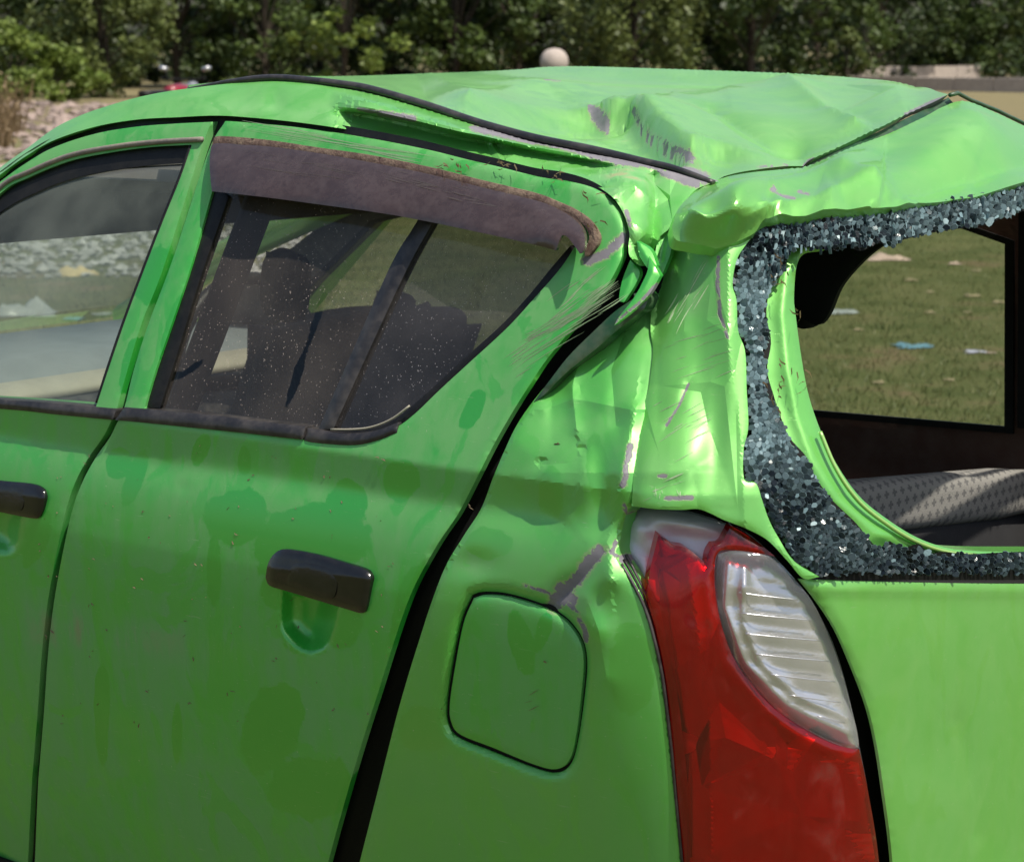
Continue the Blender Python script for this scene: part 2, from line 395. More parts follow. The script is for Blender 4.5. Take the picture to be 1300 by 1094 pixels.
def glass(name, tint, haze, specks=.5, rough=.02, hcol=(.30, .28, .24), dusty=False):
    g = G(name); tr = g.n('ShaderNodeBsdfTransparent'); tr.inputs[0].default_value = (*tint, 1)
    gl = g.n('ShaderNodeBsdfGlossy'); gl.inputs['Roughness'].default_value = rough
    df = g.n('ShaderNodeBsdfDiffuse'); hc = g.n('ShaderNodeRGB'); hc.outputs[0].default_value = (*hcol, 1)
    lw = g.n('ShaderNodeLayerWeight'); lw.inputs[0].default_value = .5; fr = g.math('MULTIPLY_ADD', g.math('POWER', lw.outputs['Facing'], 5.), .9, .045); W = g.wear()
    m1 = g.n('ShaderNodeMixShader'); g.t.links.new(fr, m1.inputs[0]); g.t.links.new(tr.outputs[0], m1.inputs[1]); g.t.links.new(gl.outputs[0], m1.inputs[2])
    v = g.vor(170); sp = g.ramp(v.outputs['Distance'], .16, .08); gate = g.ramp(g.noise(9, 4, .6, off=2), .40, .62); sp = g.math('MULTIPLY', g.math('MULTIPLY', sp, gate), specks)
    sp2 = g.math('MULTIPLY', g.ramp(g.noise(330, 2, .5), .66, .72), specks*.6)
    hz = g.math('MULTIPLY', g.ramp(g.noise(6, 4, .55, .2), .15, .85), haze); dm = g.math('MULTIPLY', W[1], g.math('SUBTRACT', 1., g.ramp(g.math('MULTIPLY_ADD', g.noise(22, 5, .65, 1.), 1.2, W[2]), 1.08, 1.25))) if dusty else 1.
    g.set(df, Color=g.mix(g.math('MINIMUM', g.math('MULTIPLY', g.math('MAXIMUM', sp, sp2), 3.), 1.), hc.outputs[0], tuple(min(.6, v*2.6) for v in hcol)))
    fac = g.math('MULTIPLY', g.math('MAXIMUM', hz, g.math('MAXIMUM', sp, sp2)), dm)
    m2 = g.n('ShaderNodeMixShader'); g.t.links.new(fac, m2.inputs[0]); g.t.links.new(m1.outputs[0], m2.inputs[1]); g.t.links.new(df.outputs[0], m2.inputs[2])
    g.t.links.new(m2.outputs[0], g.out.inputs[0]); return g.m
def shard_mat():
    g = G('shattered_glass'); a = g.n('ShaderNodeAttribute'); a.attribute_name = 'wear'; x = g.n('ShaderNodeSeparateColor'); g.t.links.new(a.outputs['Color'], x.inputs[0])
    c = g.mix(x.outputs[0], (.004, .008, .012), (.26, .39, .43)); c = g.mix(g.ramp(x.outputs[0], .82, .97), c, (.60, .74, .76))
    g.pbr(Base_Color=c, Roughness=g.math('MULTIPLY_ADD', x.outputs[1], .3, .12), Specular_IOR_Level=.22, Coat_Weight=.0, Normal=g.bump(g.noise(500, 2), .3, .001)); return g.m
def red_lens_mat():
    """translucent red plastic: tinted see-through, a red body scatter, a clear gloss and films of dust"""
    g = G('red_lamp_plastic'); tr = g.n('ShaderNodeBsdfTransparent'); tr.inputs[0].default_value = (.86, .020, .024, 1)
    d = g.math('MULTIPLY', g.ramp(g.noise(11, 5, .6, 1.8), .54, .70), g.ramp(g.noise(40, 4, .6, off=3), .2, .8))
    df = g.n('ShaderNodeBsdfPrincipled'); g.set(df, Base_Color=g.mix(d, (.46, .004, .010), (.22, .05, .045)), Roughness=.35)
    m1 = g.n('ShaderNodeMixShader'); g.set(m1, Fac=g.math('MULTIPLY_ADD', d, .35, .12)); g.t.links.new(tr.outputs[0], m1.inputs[1]); g.t.links.new(df.outputs[0], m1.inputs[2])
    gl = g.n('ShaderNodeBsdfGlossy'); gl.inputs['Roughness'].default_value = .06; lw = g.n('ShaderNodeLayerWeight'); lw.inputs[0].default_value = .5
    m2 = g.n('ShaderNodeMixShader'); g.set(m2, Fac=g.math('MULTIPLY_ADD', g.math('POWER', lw.outputs['Facing'], 4.), .9, .05)); g.t.links.new(m1.outputs[0], m2.inputs[1]); g.t.links.new(gl.outputs[0], m2.inputs[2]); g.t.links.new(m2.outputs[0], g.out.inputs[0]); return g.m
def fabric_mat():
    g = G('patterned_seat_fabric'); x = g.n('ShaderNodeSeparateXYZ'); g.t.links.new(g.tc.outputs['Object'], x.inputs[0])
    u = g.math('MULTIPLY', x.outputs[1], 44.); v0 = g.math('SUBTRACT', g.math('MULTIPLY', x.outputs[2], 62.), g.math('MULTIPLY', x.outputs[0], 30.))
    row = g.math('MULTIPLY', g.math('MODULO', g.math('FLOOR', v0), 2.), .5); fu = g.math('ABSOLUTE', g.math('SUBTRACT', g.math('FRACT', g.math('ADD', u, row)), .5)); fv = g.math('ABSOLUTE', g.math('SUBTRACT', g.math('FRACT', v0), .5))
    k = g.math('MAXIMUM', g.math('MULTIPLY', g.ramp(fu, .15, .09), g.ramp(fv, .40, .32)), g.math('MULTIPLY', g.ramp(fv, .15, .09), g.ramp(fu, .34, .26)))
    c = g.mix(g.math('MULTIPLY', k, .8), (.22, .21, .19), (.05, .05, .052)); c = g.mix(g.math('MULTIPLY', g.noise(300, 3), .4), c, (.20, .19, .18))
    g.pbr(Base_Color=c, Roughness=.95, Normal=g.bump(g.noise(400, 3), .5, .002)); return g.m
def leaf_mat(name, c1, c2):
    g = G(name); oi = g.n('ShaderNodeAttribute'); oi.attribute_name = 'wear'; x = g.n('ShaderNodeSeparateColor'); g.t.links.new(oi.outputs['Color'], x.inputs[0])
    c = g.mix(x.outputs[0], c1, c2); p = g.n('ShaderNodeBsdfPrincipled'); g.set(p, Base_Color=c, Roughness=.5, Specular_IOR_Level=.35)
    t = g.n('ShaderNodeBsdfTranslucent'); g.set(t, Color=c); m = g.n('ShaderNodeMixShader'); m.inputs[0].default_value = .28
    g.t.links.new(p.outputs[0], m.inputs[1]); g.t.links.new(t.outputs[0], m.inputs[2]); g.t.links.new(m.outputs[0], g.out.inputs[0]); return g.m
def ground_mat():
    g = G('field_ground'); n1 = g.noise(.35, 5, .6); n2 = g.noise(2.2, 6, .65, off=3); n3 = g.noise(38, 4, .7)
    c = g.mix(g.ramp(n2, .35, .65), (.11, .125, .045), (.19, .185, .08))
    c = g.mix(g.math('MULTIPLY', n3, .6), c, (.085, .095, .036))
    c = g.mix(g.ramp(g.math('MULTIPLY_ADD', n2, .45, g.math('MULTIPLY', n1, .6)), .56, .66), c, (.20, .145, .085))
    ln = g.n('ShaderNodeVectorMath'); ln.operation = 'LENGTH'; g.t.links.new(g.tc.outputs['Object'], ln.inputs[0])
    c = g.mix(g.math('MULTIPLY', g.ramp(ln.outputs['Value'], 24, 50), .85), c, g.mix(n2, (.25, .205, .12), (.17, .145, .075)))
    g.pbr(Base_Color=c, Roughness=.95, Specular_IOR_Level=.1, Normal=g.bump(n3, .8, .03)); return g.m
PAINT = paint()
RUBBER = simple('black_rubber', (.0045, .0045, .005), .5, dust=.03, scale=30, spec=.3)
TRIM = simple('black_plastic_trim', (.014, .013, .015), .38, dust=.22, scale=22, dcol=(.22, .19, .17))
HANDLE = simple('black_handle_plastic', (.006, .006, .007), .20, dust=.035, scale=28, coat=.2, dcol=(.2, .17, .14))
VISOR = simple('smoked_brown_plastic', (.040, .024, .021), .22, dust=.13, scale=55, dcol=(.20, .16, .155), coat=.5, stretch=(1.2, .4, 5), bump=.04)
VISTRIP = simple('dusty_adhesive_strip', (.070, .036, .028), .75, dust=.5, scale=60, dcol=(.30, .23, .16), bump=.8)
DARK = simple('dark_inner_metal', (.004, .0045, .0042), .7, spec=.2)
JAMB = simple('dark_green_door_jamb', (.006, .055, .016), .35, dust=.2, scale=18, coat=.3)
CHROMY = simple('grey_lamp_housing', (.60, .61, .66), .32, .2, dust=.25, scale=14)
SILVER = simple('silver_reflector', (.66, .66, .69), .24, .75, scale=40, var=.12)
SIDEGLASS = glass('dusty_side_glass', (.76, .77, .72), .42, .8, hcol=(.17, .145, .13), dusty=True)
QGLASS = glass('dusty_quarter_glass', (.42, .43, .45), .40, .7, hcol=(.15, .14, .145), dusty=True)
FRONTGLASS = glass('front_side_glass', (.78, .84, .78), .34, .15, hcol=(.36, .40, .35))
CLEARGLASS = glass('window_glass', (.80, .84, .80), .05, .08)
CLEARLENS = glass('clear_lamp_lens', (.96, .96, .97), .13, .02, rough=.03, hcol=(.70, .70, .71))
SHARD = shard_mat(); REDLENS = red_lens_mat(); FABRIC = fabric_mat()
BLACKCLOTH = simple('black_seat_cloth', (.018, .018, .020), .95, scale=60)
DARKCLOTH = simple('charcoal_seat_cloth', (.035, .032, .032), .95, scale=60, dust=.15)
BROWNTRIM = simple('brown_interior_plastic', (.085, .036, .024), .55, scale=14, dust=.15)
DASH = simple('grey_dashboard', (.17, .19, .20), .6, scale=15)
BEIGE = simple('beige_plastic', (.32, .295, .235), .6, scale=15)
LINER = simple('headliner_cloth', (.06, .052, .046), .95, scale=40)
STEEL = simple('wheel_steel', (.10, .10, .105), .45, .6, dust=.4)
TYRE = simple('tyre_rubber', (.022, .021, .020), .85, dust=.4)
CONCRETE = simple('weathered_concrete', (.40, .34, .30), .9, scale=7, var=.35, bump=.6)
STONE = simple('river_stone', (.30, .26, .24), .9, scale=3, var=.5, bump=.5)
BARK = simple('bark', (.05, .038, .026), .95, scale=8, var=.4)
GROUND = ground_mat()
GRASS = leaf_mat('short_grass', (.10, .13, .042), (.28, .25, .11))
DRY = leaf_mat('dry_stalk', (.16, .10, .05), (.30, .22, .12))


# ------------------------------------------------------------------ ground and sky-line setting
def ground():
    n = 60; r = np.r_[0, np.geomspace(2, 900, n)]; a = np.linspace(0, 2*math.pi, 73)[:-1]; V = [(0, 0, 0)]; Fs = []
    for R in r[1:]:
        for q in a: V.append((R*math.sin(q), R*math.cos(q), 0))
    m = len(a)
    for k in range(m): Fs.append((0, 1+(k+1) % m, 1+k))
    for i in range(n-1):
        for k in range(m): Fs.append((1+i*m+k, 1+i*m+(k+1) % m, 1+(i+1)*m+(k+1) % m, 1+(i+1)*m+k))
    tag(mesh_obj('ground', V, [f[::-1] for f in Fs], GROUND), 'open field of short worn grass and bare earth around the car', None, None, 'structure')
ground()

# ------------------------------------------------------------------ the car
car = empty('wrecked_car', (-2.4, 2.6, 0), 'crushed bright green hatchback with dented roof and shattered rear window', 'car')
BARE += [([(703, 768), (716, 750), (733, 735), (748, 712), (762, 700)], 11), ([(712, 745), (728, 762)], 9), ([(735, 785), (743, 800), (744, 812)], 5), ([(664, 742), (690, 750), (715, 762), (735, 778)], 3.2),
  ([(455, 139), (480, 143)], 3), ([(482, 144), (525, 151)], 6), ([(600, 163), (622, 168), (640, 172), (700, 184), (752, 196)], 5.5), ([(752, 196), (800, 205), (850, 213), (895, 228)], 9),
  ([(835, 215), (850, 222), (885, 235)], 6), ([(803, 153), (815, 170), (845, 190), (880, 212)], 2.0), ([(748, 137), (772, 148)], 3), ([(690, 107), (712, 107)], 1.6),
  ([(745, 332), (770, 322), (793, 300)], 8), ([(912, 326), (911, 360), (914, 400), (924, 428)], 3.0), ([(874, 488), (862, 515), (846, 540)], 2.6), ([(845, 632), (878, 632)], 3.6), ([(836, 604), (845, 604)], 3),
  ([(800, 566), (796, 590), (791, 615)], 6), ([(792, 640), (794, 650)], 4), ([(783, 686), (776, 700), (790, 712)], 4), ([(1150, 147), (1185, 130), (1208, 121)], 3.5), ([(1020, 211), (1032, 199)], 3),
  ([(978, 246), (990, 256), (1004, 260)], 4), ([(1012, 250), (1024, 256)], 3), ([(835, 360), (812, 384), (780, 410)], 2.6), ([(795, 268), (801, 288)], 4), ([(955, 215), (1000, 211)], 2)]
CLEAN += [(394, 785, 40, 46, 0), (0, 670, 44, 40, 0), (150, 588, 16, 20, 0), (272, 725, 10, 42, 0), (345, 925, 36, 62, 15), (395, 690, 75, 50, -10), (300, 655, 40, 36, 0), (440, 640, 26, 30, 0), (395, 1000, 60, 40, 0), (170, 610, 12, 40, 20), (255, 570, 10, 22, 20), (310, 585, 9, 20, 0),
  (510, 610, 22, 26, 0), (430, 790, 30, 34, 0), (352, 752, 22, 24, 0), (520, 770, 20, 60, 15), (662, 815, 16, 42, -12), (690, 800, 10, 26, 15), (45, 680, 18, 40, 20), (130, 900, 10, 70, 0), (225, 930, 7, 40, 0), (540, 925, 34, 30, 0),
  (600, 520, 12, 30, 30), (220, 420, 12, 50, 15), (195, 350, 20, 40, 15), (165, 470, 12, 40, 10), (760, 600, 14, 50, -8), (800, 850, 30, 60, 0), (700, 630, 16, 40, 0), (620, 690, 30, 20, 0),
  (402, 405, 5, 42, 18), (376, 480, 6, 50, 18), (240, 470, 24, 4, -35), (215, 482, 18, 4, -40)]

DUSTY += [(885, 365, 22, 45, 10, .9), (800, 240, 40, 26, 0, .9), (770, 215, 60, 10, 10, .8), (470, 150, 60, 10, 8, .9), (330, 140, 90, 10, 5, .5), (700, 118, 90, 10, 0, .6), (780, 165, 60, 16, 10, .8), (1110, 185, 60, 12, -25, .6), (1230, 175, 40, 14, 0, .6), (110, 800, 120, 30, 8, .5), (600, 715, 45, 25, 0, .5), (720, 760, 40, 14, 20, .7), (640, 380, 50, 20, -30, .3), (200, 200, 60, 25, -20, .4), (850, 590, 40, 20, 0, .3)]
GAPL = [(-330, 492), (-220, 408), (-130, 335), (-60, 274), (0, 226), (35, 201), (69, 182), (121, 165), (174, 156), (226, 152), (272, 150)]
GAPR = [(272, 150), (312, 152), (382, 159), (469, 173), (539, 187), (591, 200), (626, 208), (678, 221), (712, 226), (747, 236), (775, 253), (789, 274), (796, 295), (792, 316)]
REAR = [(792, 316), (787, 333), (765, 372), (730, 413), (695, 455), (674, 486), (650, 524), (626, 566), (601, 615), (581, 653), (556, 690), (528, 740), (511, 782), (494, 834), (480, 879), (462, 935), (442, 1002), (415, 1100), (380, 1240)]
FRONTL = [(30, 1240), (38, 1120), (44, 1002), (47, 962), (52, 900), (57, 830), (64, 768), (75, 705), (88, 647), (101, 611), (118, 580), (135, 556), (144, 537), (156, 517), (180, 440), (222, 312), (255, 207), (272, 157)]
BPIL = [(272, 157), (240, 243), (208, 340), (180, 413), (163, 476), (151, 519), (143, 537)]

# --- rear door
def cup(pts, depth, wdt):
    poly = outline(pts, 3)
    def f(px, py):
        m = inside(px, py, poly); d = mind(px, py, poly); return -depth*m*np.sin(np.clip(d/wdt, 0, 1)*math.pi/2)
    return f
CUPR = [(357, 745), (356, 789), (367, 811), (382, 824), (399, 828), (416, 820), (424, 803), (431, 772), (435, 745), (400, 728)]
CUPL = [(-55, 640), (-52, 680), (-30, 698), (0, 702), (14, 702), (25, 691), (31, 662), (34, 640), (0, 625)]
WINR = [[(283, 200), (268, 248), (245, 330), (222, 399), (198, 469), (183, 519)], [(183, 519), (208, 526), (295, 538), (382, 550), (445, 557), (476, 553), (504, 542), (528, 524), (556, 497), (594, 462), (643, 417), (678, 379), (712, 340), (735, 305)],
        [(735, 305), (733, 285), (712, 270), (678, 258), (608, 241), (539, 224), (469, 210), (400, 200), (340, 194), (283, 200)]]
rd_dent = dents(cup(CUPR, .036, 30), wob(3, 110, .0010), wob(4, 45, .0004), crease([(560, 660), (640, 480), (760, 300)], -.002, 30), bump(210, 600, 20, 14, 0, -.0012), bump(232, 618, 10, 8, 0, -.001))
rear_door = panel('rear_door', [[p for p in GAPR[1:]][::1], REAR, [(380, 1240), (200, 1240), (34, 1240)], [(x+5, y) for x, y in FRONTL]+[(285, 153), (312, 155)]] if False else
    [[(286, 154), (312, 156), (382, 163), (469, 177), (539, 191), (591, 204), (626, 212), (678, 225), (712, 230), (747, 239), (774, 256), (787, 276), (794, 296), (790, 316)], [(790, 316)]+REAR[1:], [(380, 1240), (200, 1240), (35, 1240)],
     [(35, 1240), (43, 1120), (48, 1002), (51, 962), (56, 900), (61, 830), (68, 768), (79, 705), (92, 647), (105, 611), (122, 580), (139, 556), (147, 540)], [(147, 540), (158, 517), (170, 469), (189, 410), (219, 330), (264, 194), (286, 154)]],
    BODY, PAINT, car, s=4.8, holes=[WINR], flange=.009, dent=rd_dent, dust=.95, roll=.003, rollw=3)
rear_door['label'] = 'dusty rear door with black handle and smoked window visor'
front_door = panel('front_door', [GAPL[:1]+[(x, y+5) for x, y in GAPL[1:-1]]+[(268, 155)], [(268, 155), (255, 190), (240, 238), (205, 347), (180, 410), (160, 476), (149, 517)], [(149, 517), (140, 537), (130, 556), (113, 580), (96, 611), (84, 647), (71, 705), (60, 768), (53, 830), (48, 900), (43, 962), (40, 1002), (34, 1120), (26, 1240)],
    [(26, 1240), (-200, 1240), (-420, 1240)], [(-420, 1240), (-420, 900), (-400, 700), (-360, 540), (-330, 492)]],
    BODY, PAINT, car, s=7, holes=[[[(-250, 490), (-120, 375), (-60, 310), (0, 246), (35, 226), (87, 205), (139, 194), (191, 187), (243, 184)], [(243, 184), (229, 226), (208, 278), (184, 340), (160, 404), (139, 465), (122, 516)], [(122, 516), (60, 511), (0, 507), (-120, 500), (-250, 490)]]],
    flange=.03, dent=dents(cup(CUPL, .036, 30), wob(5, 110, .0010)), dust=.95)
# front door trim and glass
def BO(o): return lambda px, py: BODY(px, py)-o
panel('window_glass', [(-250, 492), (-120, 376), (-60, 306), (0, 240), (35, 220), (87, 200), (139, 188), (191, 182), (246, 180), (229, 226), (184, 342), (122, 518), (0, 512)], BO(-.016), FRONTGLASS, front_door, s=14, flange=0, roll=0)
panel('window_seal', [[(-120, 372), (-60, 307), (0, 243), (35, 222), (87, 201), (139, 190), (191, 184), (245, 181)], [(245, 181), (235, 207)], [(235, 207), (174, 212), (104, 224), (52, 242), (0, 270), (-60, 326), (-120, 385)], [(-120, 385), (-120, 372)]], BO(-.010), RUBBER, front_door, s=8, flange=.01)
tube('window_trim', at(*(lambda q: (q[:, 0], q[:, 1], BODY(q[:, 0], q[:, 1])-.002))(spline([(-120, 366), (-60, 302), (0, 238), (35, 219), (87, 198), (139, 187.5), (191, 181), (257, 177)], 6))), .0034, simple('worn_grey_trim', (.16, .14, .13), .6, dust=.6, scale=50), front_door)
panel('belt_moulding', [[(-250, 491), (0, 507), (70, 512), (148, 519)], [(148, 519), (143, 533)], [(143, 533), (70, 526), (0, 519), (-250, 503)], [(-250, 503), (-250, 491)]], BO(.007), TRIM, front_door, s=4, flange=.018, roll=.004, rollw=3)
def seal_line(name, pts, off, r, mat, parent, flat=1.0): 
    q = spline(pts, 6); return tube(name, at(q[:, 0], q[:, 1], BODY(q[:, 0], q[:, 1])-off), r, mat, parent, flat=flat)
seal_line('glass_channel', [(243, 186), (229, 226), (208, 278), (184, 340), (160, 404), (139, 465), (124, 512)], -.006, .0035, RUBBER, front_door)

# rear door glass, seals, division bar
DIV_L = [(545, 255), (524, 290), (497, 335), (450, 440), (404, 545)]; DIV_R = [(423, 545), (468, 446), (515, 345), (545, 290), (562, 262)]
panel('window_glass', [(283, 200), (268, 250), (222, 400), (183, 524), (295, 545), (412, 556), (450, 450), (500, 335), (550, 250), (469, 205), (400, 196)], BO(-.014), SIDEGLASS, rear_door, s=5, flange=0, roll=0, dust=.9)
panel('quarter_glass', [(540, 262), (500, 345), (416, 552), (450, 560), (480, 555), (532, 526), (600, 464), (684, 380), (738, 300), (700, 265), (600, 240), (550, 240)], BO(-.014), QGLASS, rear_door, s=5, flange=0, roll=0, dust=.9)
panel('window_seal', [[(278, 240), (268, 250), (222, 399), (198, 469), (184, 516)], [(184, 516), (203, 518)], [(203, 518), (224, 452), (252, 360), (290, 250)], [(290, 250), (278, 240)]], BO(-.006), RUBBER, rear_door, s=5, flange=.01)
panel('division_bar', [DIV_L, [(404, 545), (423, 545)], DIV_R, [(562, 262), (545, 255)]], BO(-.006), TRIM, rear_door, s=5, flange=.012, dent=crease([(545, 280), (507, 340), (459, 443), (415, 545)], .003, 5))
panel('window_seal', [[(412, 556), (445, 559), (476, 555), (504, 544), (528, 526), (556, 499), (594, 464), (643, 419), (678, 381), (712, 342), (730, 315)], [(730, 315), (724, 312)], [(724, 312), (700, 340), (668, 379), (635, 414), (586, 458), (548, 493), (520, 518), (498, 534), (472, 544), (445, 546), (417, 545)], [(417, 545), (412, 556)]], BO(-.008), RUBBER, rear_door, s=4, flange=.01)
panel('belt_moulding', [[(158, 517), (183, 519), (260, 526), (340, 536), (388, 541)], [(388, 541), (384, 558)], [(384, 558), (295, 548), (208, 539), (146, 533)], [(146, 533), (158, 517)]], BO(.007), TRIM, rear_door, s=4, flange=.018, roll=.004, rollw=3)
panel('belt_moulding', [[(390, 543), (420, 548), (447, 550), (478, 546), (505, 536)], [(505, 536), (504, 549)], [(504, 549), (476, 560), (446, 565), (400, 562), (386, 559)], [(386, 559), (390, 543)]], BO(.004), TRIM, rear_door, s=4, flange=.018, roll=.004, rollw=3)
seal_line('glass_edge_trim', [(420, 545), (447, 545), (472, 542), (497, 532), (520, 515)], .000, .0012, BEIGE, rear_door)

# wind deflector (smoked visor) standing off the door frame
def vis_out(px, py):
    top = np.interp(px, [265, 400, 469, 539, 608, 678, 712, 745, 762], [178, 187, 198, 212, 229, 247, 260, 280, 300]); bot = np.interp(px, [265, 400, 504, 608, 671, 705, 760], [243, 259, 274, 295, 309, 318, 330])
    t = np.clip((py-top)/(bot-top), 0, 1.1); return .006+.030*np.sin(np.clip(t, 0, 1)*1.35)**1.0+.004*np.sin(px/23.)*t*t
visor = panel('wind_deflector', [[(268, 186), (278, 182), (340, 186), (400, 194), (469, 206), (539, 220), (608, 237), (678, 254), (708, 265), (732, 281), (742, 298), (741, 318), (736, 322)], [(736, 322), (727, 309), (718, 299), (712, 301), (706, 318)], [(706, 318), (671, 309), (608, 295), (504, 274), (400, 259), (340, 251), (269, 243)], [(269, 243), (267, 225), (266, 205), (268, 186)]],
    lambda px, py: BODY(px, py)-vis_out(px, py), VISOR, rear_door, s=5, flange=.004, roll=.002, dent=dents(bump(700, 300, 26, 12, 10, .006), crease([(640, 250), (690, 276), (735, 300)], .003, 8), wob(8, 26, .0008)))
panel('deflector_rim', [[(271, 177), (280, 173), (340, 178), (400, 187), (469, 197), (539, 211), (608, 228), (678, 245), (712, 258), (741, 273), (758, 294), (759, 309), (748, 324)], [(748, 324), (743, 326), (742, 318)], [(742, 318), (748, 300), (738, 283), (712, 268), (678, 256), (608, 239), (539, 222), (469, 208), (400, 196), (340, 188), (280, 183), (268, 187)], [(268, 187), (271, 177)]],
    BO(.006), VISTRIP, visor, s=4, flange=.006, dent=dents(wob(9, 9, .0007)))
# handles
def handle(parent, pts, pad):
    c = np.array(pts, float)
    h = panel('door_handle', pts, BO(.010), HANDLE, parent, s=3.5, flange=.012, roll=.007, rollw=4.5, dent=crease([tuple(c[c[:, 0].argmin()]+np.array([0, -12])), tuple(c[c[:, 0].argmax()]+np.array([0, 4]))], .004, 14, 8, 1))
    panel('keyhole_pad', pad, BO(.0145), HANDLE, h, s=4, flange=.004, roll=.002, rollw=3)
handle(rear_door, [(337, 733), (340, 716), (348, 703), (362, 697), (400, 703), (435, 713), (463, 722), (470, 730), (470, 742), (465, 772), (459, 778), (440, 773), (400, 761), (360, 749), (342, 743)], [(364, 740), (368, 722), (380, 715), (400, 717), (422, 724), (428, 735), (425, 755), (416, 760), (390, 752)])
handle(front_door, [(-80, 625), (-78, 610), (-66, 603), (-30, 606), (0, 610), (40, 614), (54, 620), (57, 628), (55, 645), (50, 656), (43, 658), (20, 654), (0, 650), (-40, 643), (-72, 636)], [(-50, 634), (-46, 618), (-34, 613), (0, 617), (24, 620), (31, 628), (28, 645), (18, 648), (-20, 641)])

# --- roof side rail
rail_top = [(-330, 478), (-220, 394), (-130, 320), (-60, 261), (0, 213), (35, 188), (69, 163), (104, 146), (139, 134), (174, 124), (208, 117), (243, 112), (295, 106), (347, 103), (400, 107), (469, 119), (539, 139), (608, 161), (678, 181), (747, 195), (817, 210), (860, 220), (905, 232)]
rail_bot = [(838, 300), (826, 325), (815, 338), (800, 326), (798, 312), (799, 296), (792, 272), (777, 250), (748, 232), (712, 223), (678, 217), (626, 204), (591, 196), (539, 183), (469, 169), (382, 156), (312, 149), (272, 147), (226, 149), (174, 152), (121, 161), (69, 178), (35, 197), (0, 222), (-60, 270), (-130, 331), (-220, 404), (-330, 488)]
ct = [(x, y, float(BODY(x, y))) for x, y in rail_bot[4:]]
ct += [(x, y, float(BODY(x, y+12)+.06)) for x, y in rail_top[:12]]+[(x, y, float(dY(x, y, Y0+.235))) for x, y in rail_top[12:-3]]+[(860, 220, float(dY(860, 220, Y0+.235))), (905, 232, float(dY(905, 232, Y0+.24)))]
ct += [(838, 300, float(dY(838, 300, Y0+.12))), (815, 338, float(dY(815, 338, Y0+.10))), (850, 262, float(dY(850, 262, Y0+.17)))]
RAILD = TPS(ct)
lip = [(415, 138), (440, 140), (470, 144), (521, 155), (560, 165), (591, 172), (608, 175), (678, 190), (747, 202), (800, 212)]
_rt = spline(rail_top, 5)
rail_dent = dents(step(lip, -.075, 3, 120), crease([(830, 216), (832, 260), (829, 300), (822, 330)], -.030, 9, 14), crease([(745, 240), (780, 226), (815, 232)], .012, 11), crease([(775, 250), (806, 236), (826, 252)], .012, 10), bump(800, 290, 20, 26, 0, .012),
               bump(350, 128, 12, 20, 0, -.005), bump(315, 140, 30, 10, 0, .003), crease([(150, 130), (170, 142), (165, 156)], -.003, 9), tin(13, (640, 180, 860, 330), 46, .006), tin(14, (120, 110, 640, 200), 26, .0022), wob(12, 70, .001))
rail = panel('roof_side_rail', [rail_top, [(905, 232), (882, 242), (866, 262), (856, 284), (838, 300)], rail_bot, [(-330, 488), (-330, 478)]], RAILD, PAINT, car, s=4.0, flange=.02, dust=.55,
    film=.30, folds=rail_dent.edges, dent=lambda px, py: rail_dent(px, py)*np.clip((mind(px, py, _rt)-1)/9, 0, 1))
rail['label'] = 'crumpled green roof rail with paint scraped to bare metal'
# --- roof
mould = [(240, 113), (270, 108), (295, 104), (347, 99), (400, 103), (434, 107), (469, 113), (539, 133), (608, 156), (678, 175), (747, 189), (817, 205), (850, 212), (880, 222), (906, 232)]
MD = lambda x, y: dY(x, y, Y0+.245)
rt = [(x, y, float(MD(x, y))) for x, y in mould]
far = [(240, 108), (347, 98), (435, 97), (504, 95), (608, 91), (660, 88), (695, 85), (747, 84.5), (850, 87.5), (954, 91), (1024, 94), (1076, 98.5), (1128, 103), (1162, 111)]
rt += [(x, y, float(dY(x, y, Y0+np.interp(x, [240, 347, 435, 504, 1099, 1100], [.42, .72, 1.0, 1.2, 1.2, 1.1])))) for x, y in far]
lipx = [(1204, 120), (1183, 131), (1145, 149), (1093, 174), (1058, 189), (1030, 202), (1020, 211)]
rt += [(x, y, float(dX(x, y, -1.45))) for x, y in lipx]+[(992, 213, float(dX(992, 213, -1.44))), (954, 218, float(dX(954, 218, -1.43)))]
_RD = TPS(rt)
def ROOFD(px, py): return np.maximum(_RD(px, py), MD(px, py)-.002)
def ani(f, s=5.0):
    def g(px, py): return f(px, py*s)
    g.edges = [((p[0], p[1]/s), (q[0], q[1]/s)) for p, q in getattr(f, 'edges', [])]
    return g
def sc_(pts, s=5.0): return [(x, y*s) for x, y in pts]
roof_dent = dents(ani(step(sc_([(745, 134), (775, 147), (800, 150), (822, 172), (858, 197), (885, 214)]), -.050, 8, 95)), ani(tin(23, (560, 450, 1150, 1080), 30, .0085)), ani(crease(sc_([(748, 137), (775, 150), (800, 150), (822, 172), (858, 196), (890, 216)]), .010, 14, 24, 2)), ani(crease(sc_([(900, 150), (960, 176), (1010, 196)]), -.013, 26)), ani(crease(sc_([(1000, 108), (1030, 135), (1052, 152), (1085, 165)]), .014, 22)),
    ani(bump(690, 108*5, 60, 40, 0, .006)), ani(crease(sc_([(620, 100), (720, 118), (860, 132)]), .006, 60)), ani(bump(950, 120*5, 90, 60, 0, .006)), ani(crease(sc_([(1110, 160), (1075, 150), (1045, 148)]), -.006, 30)), ani(bump(560, 120*5, 90, 50, 10, -.004)), ani(wob(21, 90, .0010)))
_edge = np.vstack([spline(mould, 8), spline(far, 8), spline(lipx, 8)])
def roof_fade(px, py): return roof_dent(px, py)*np.clip(mind(px*1., py*3., _edge*np.array([1, 3.]))/22, 0, 1)
roof = None
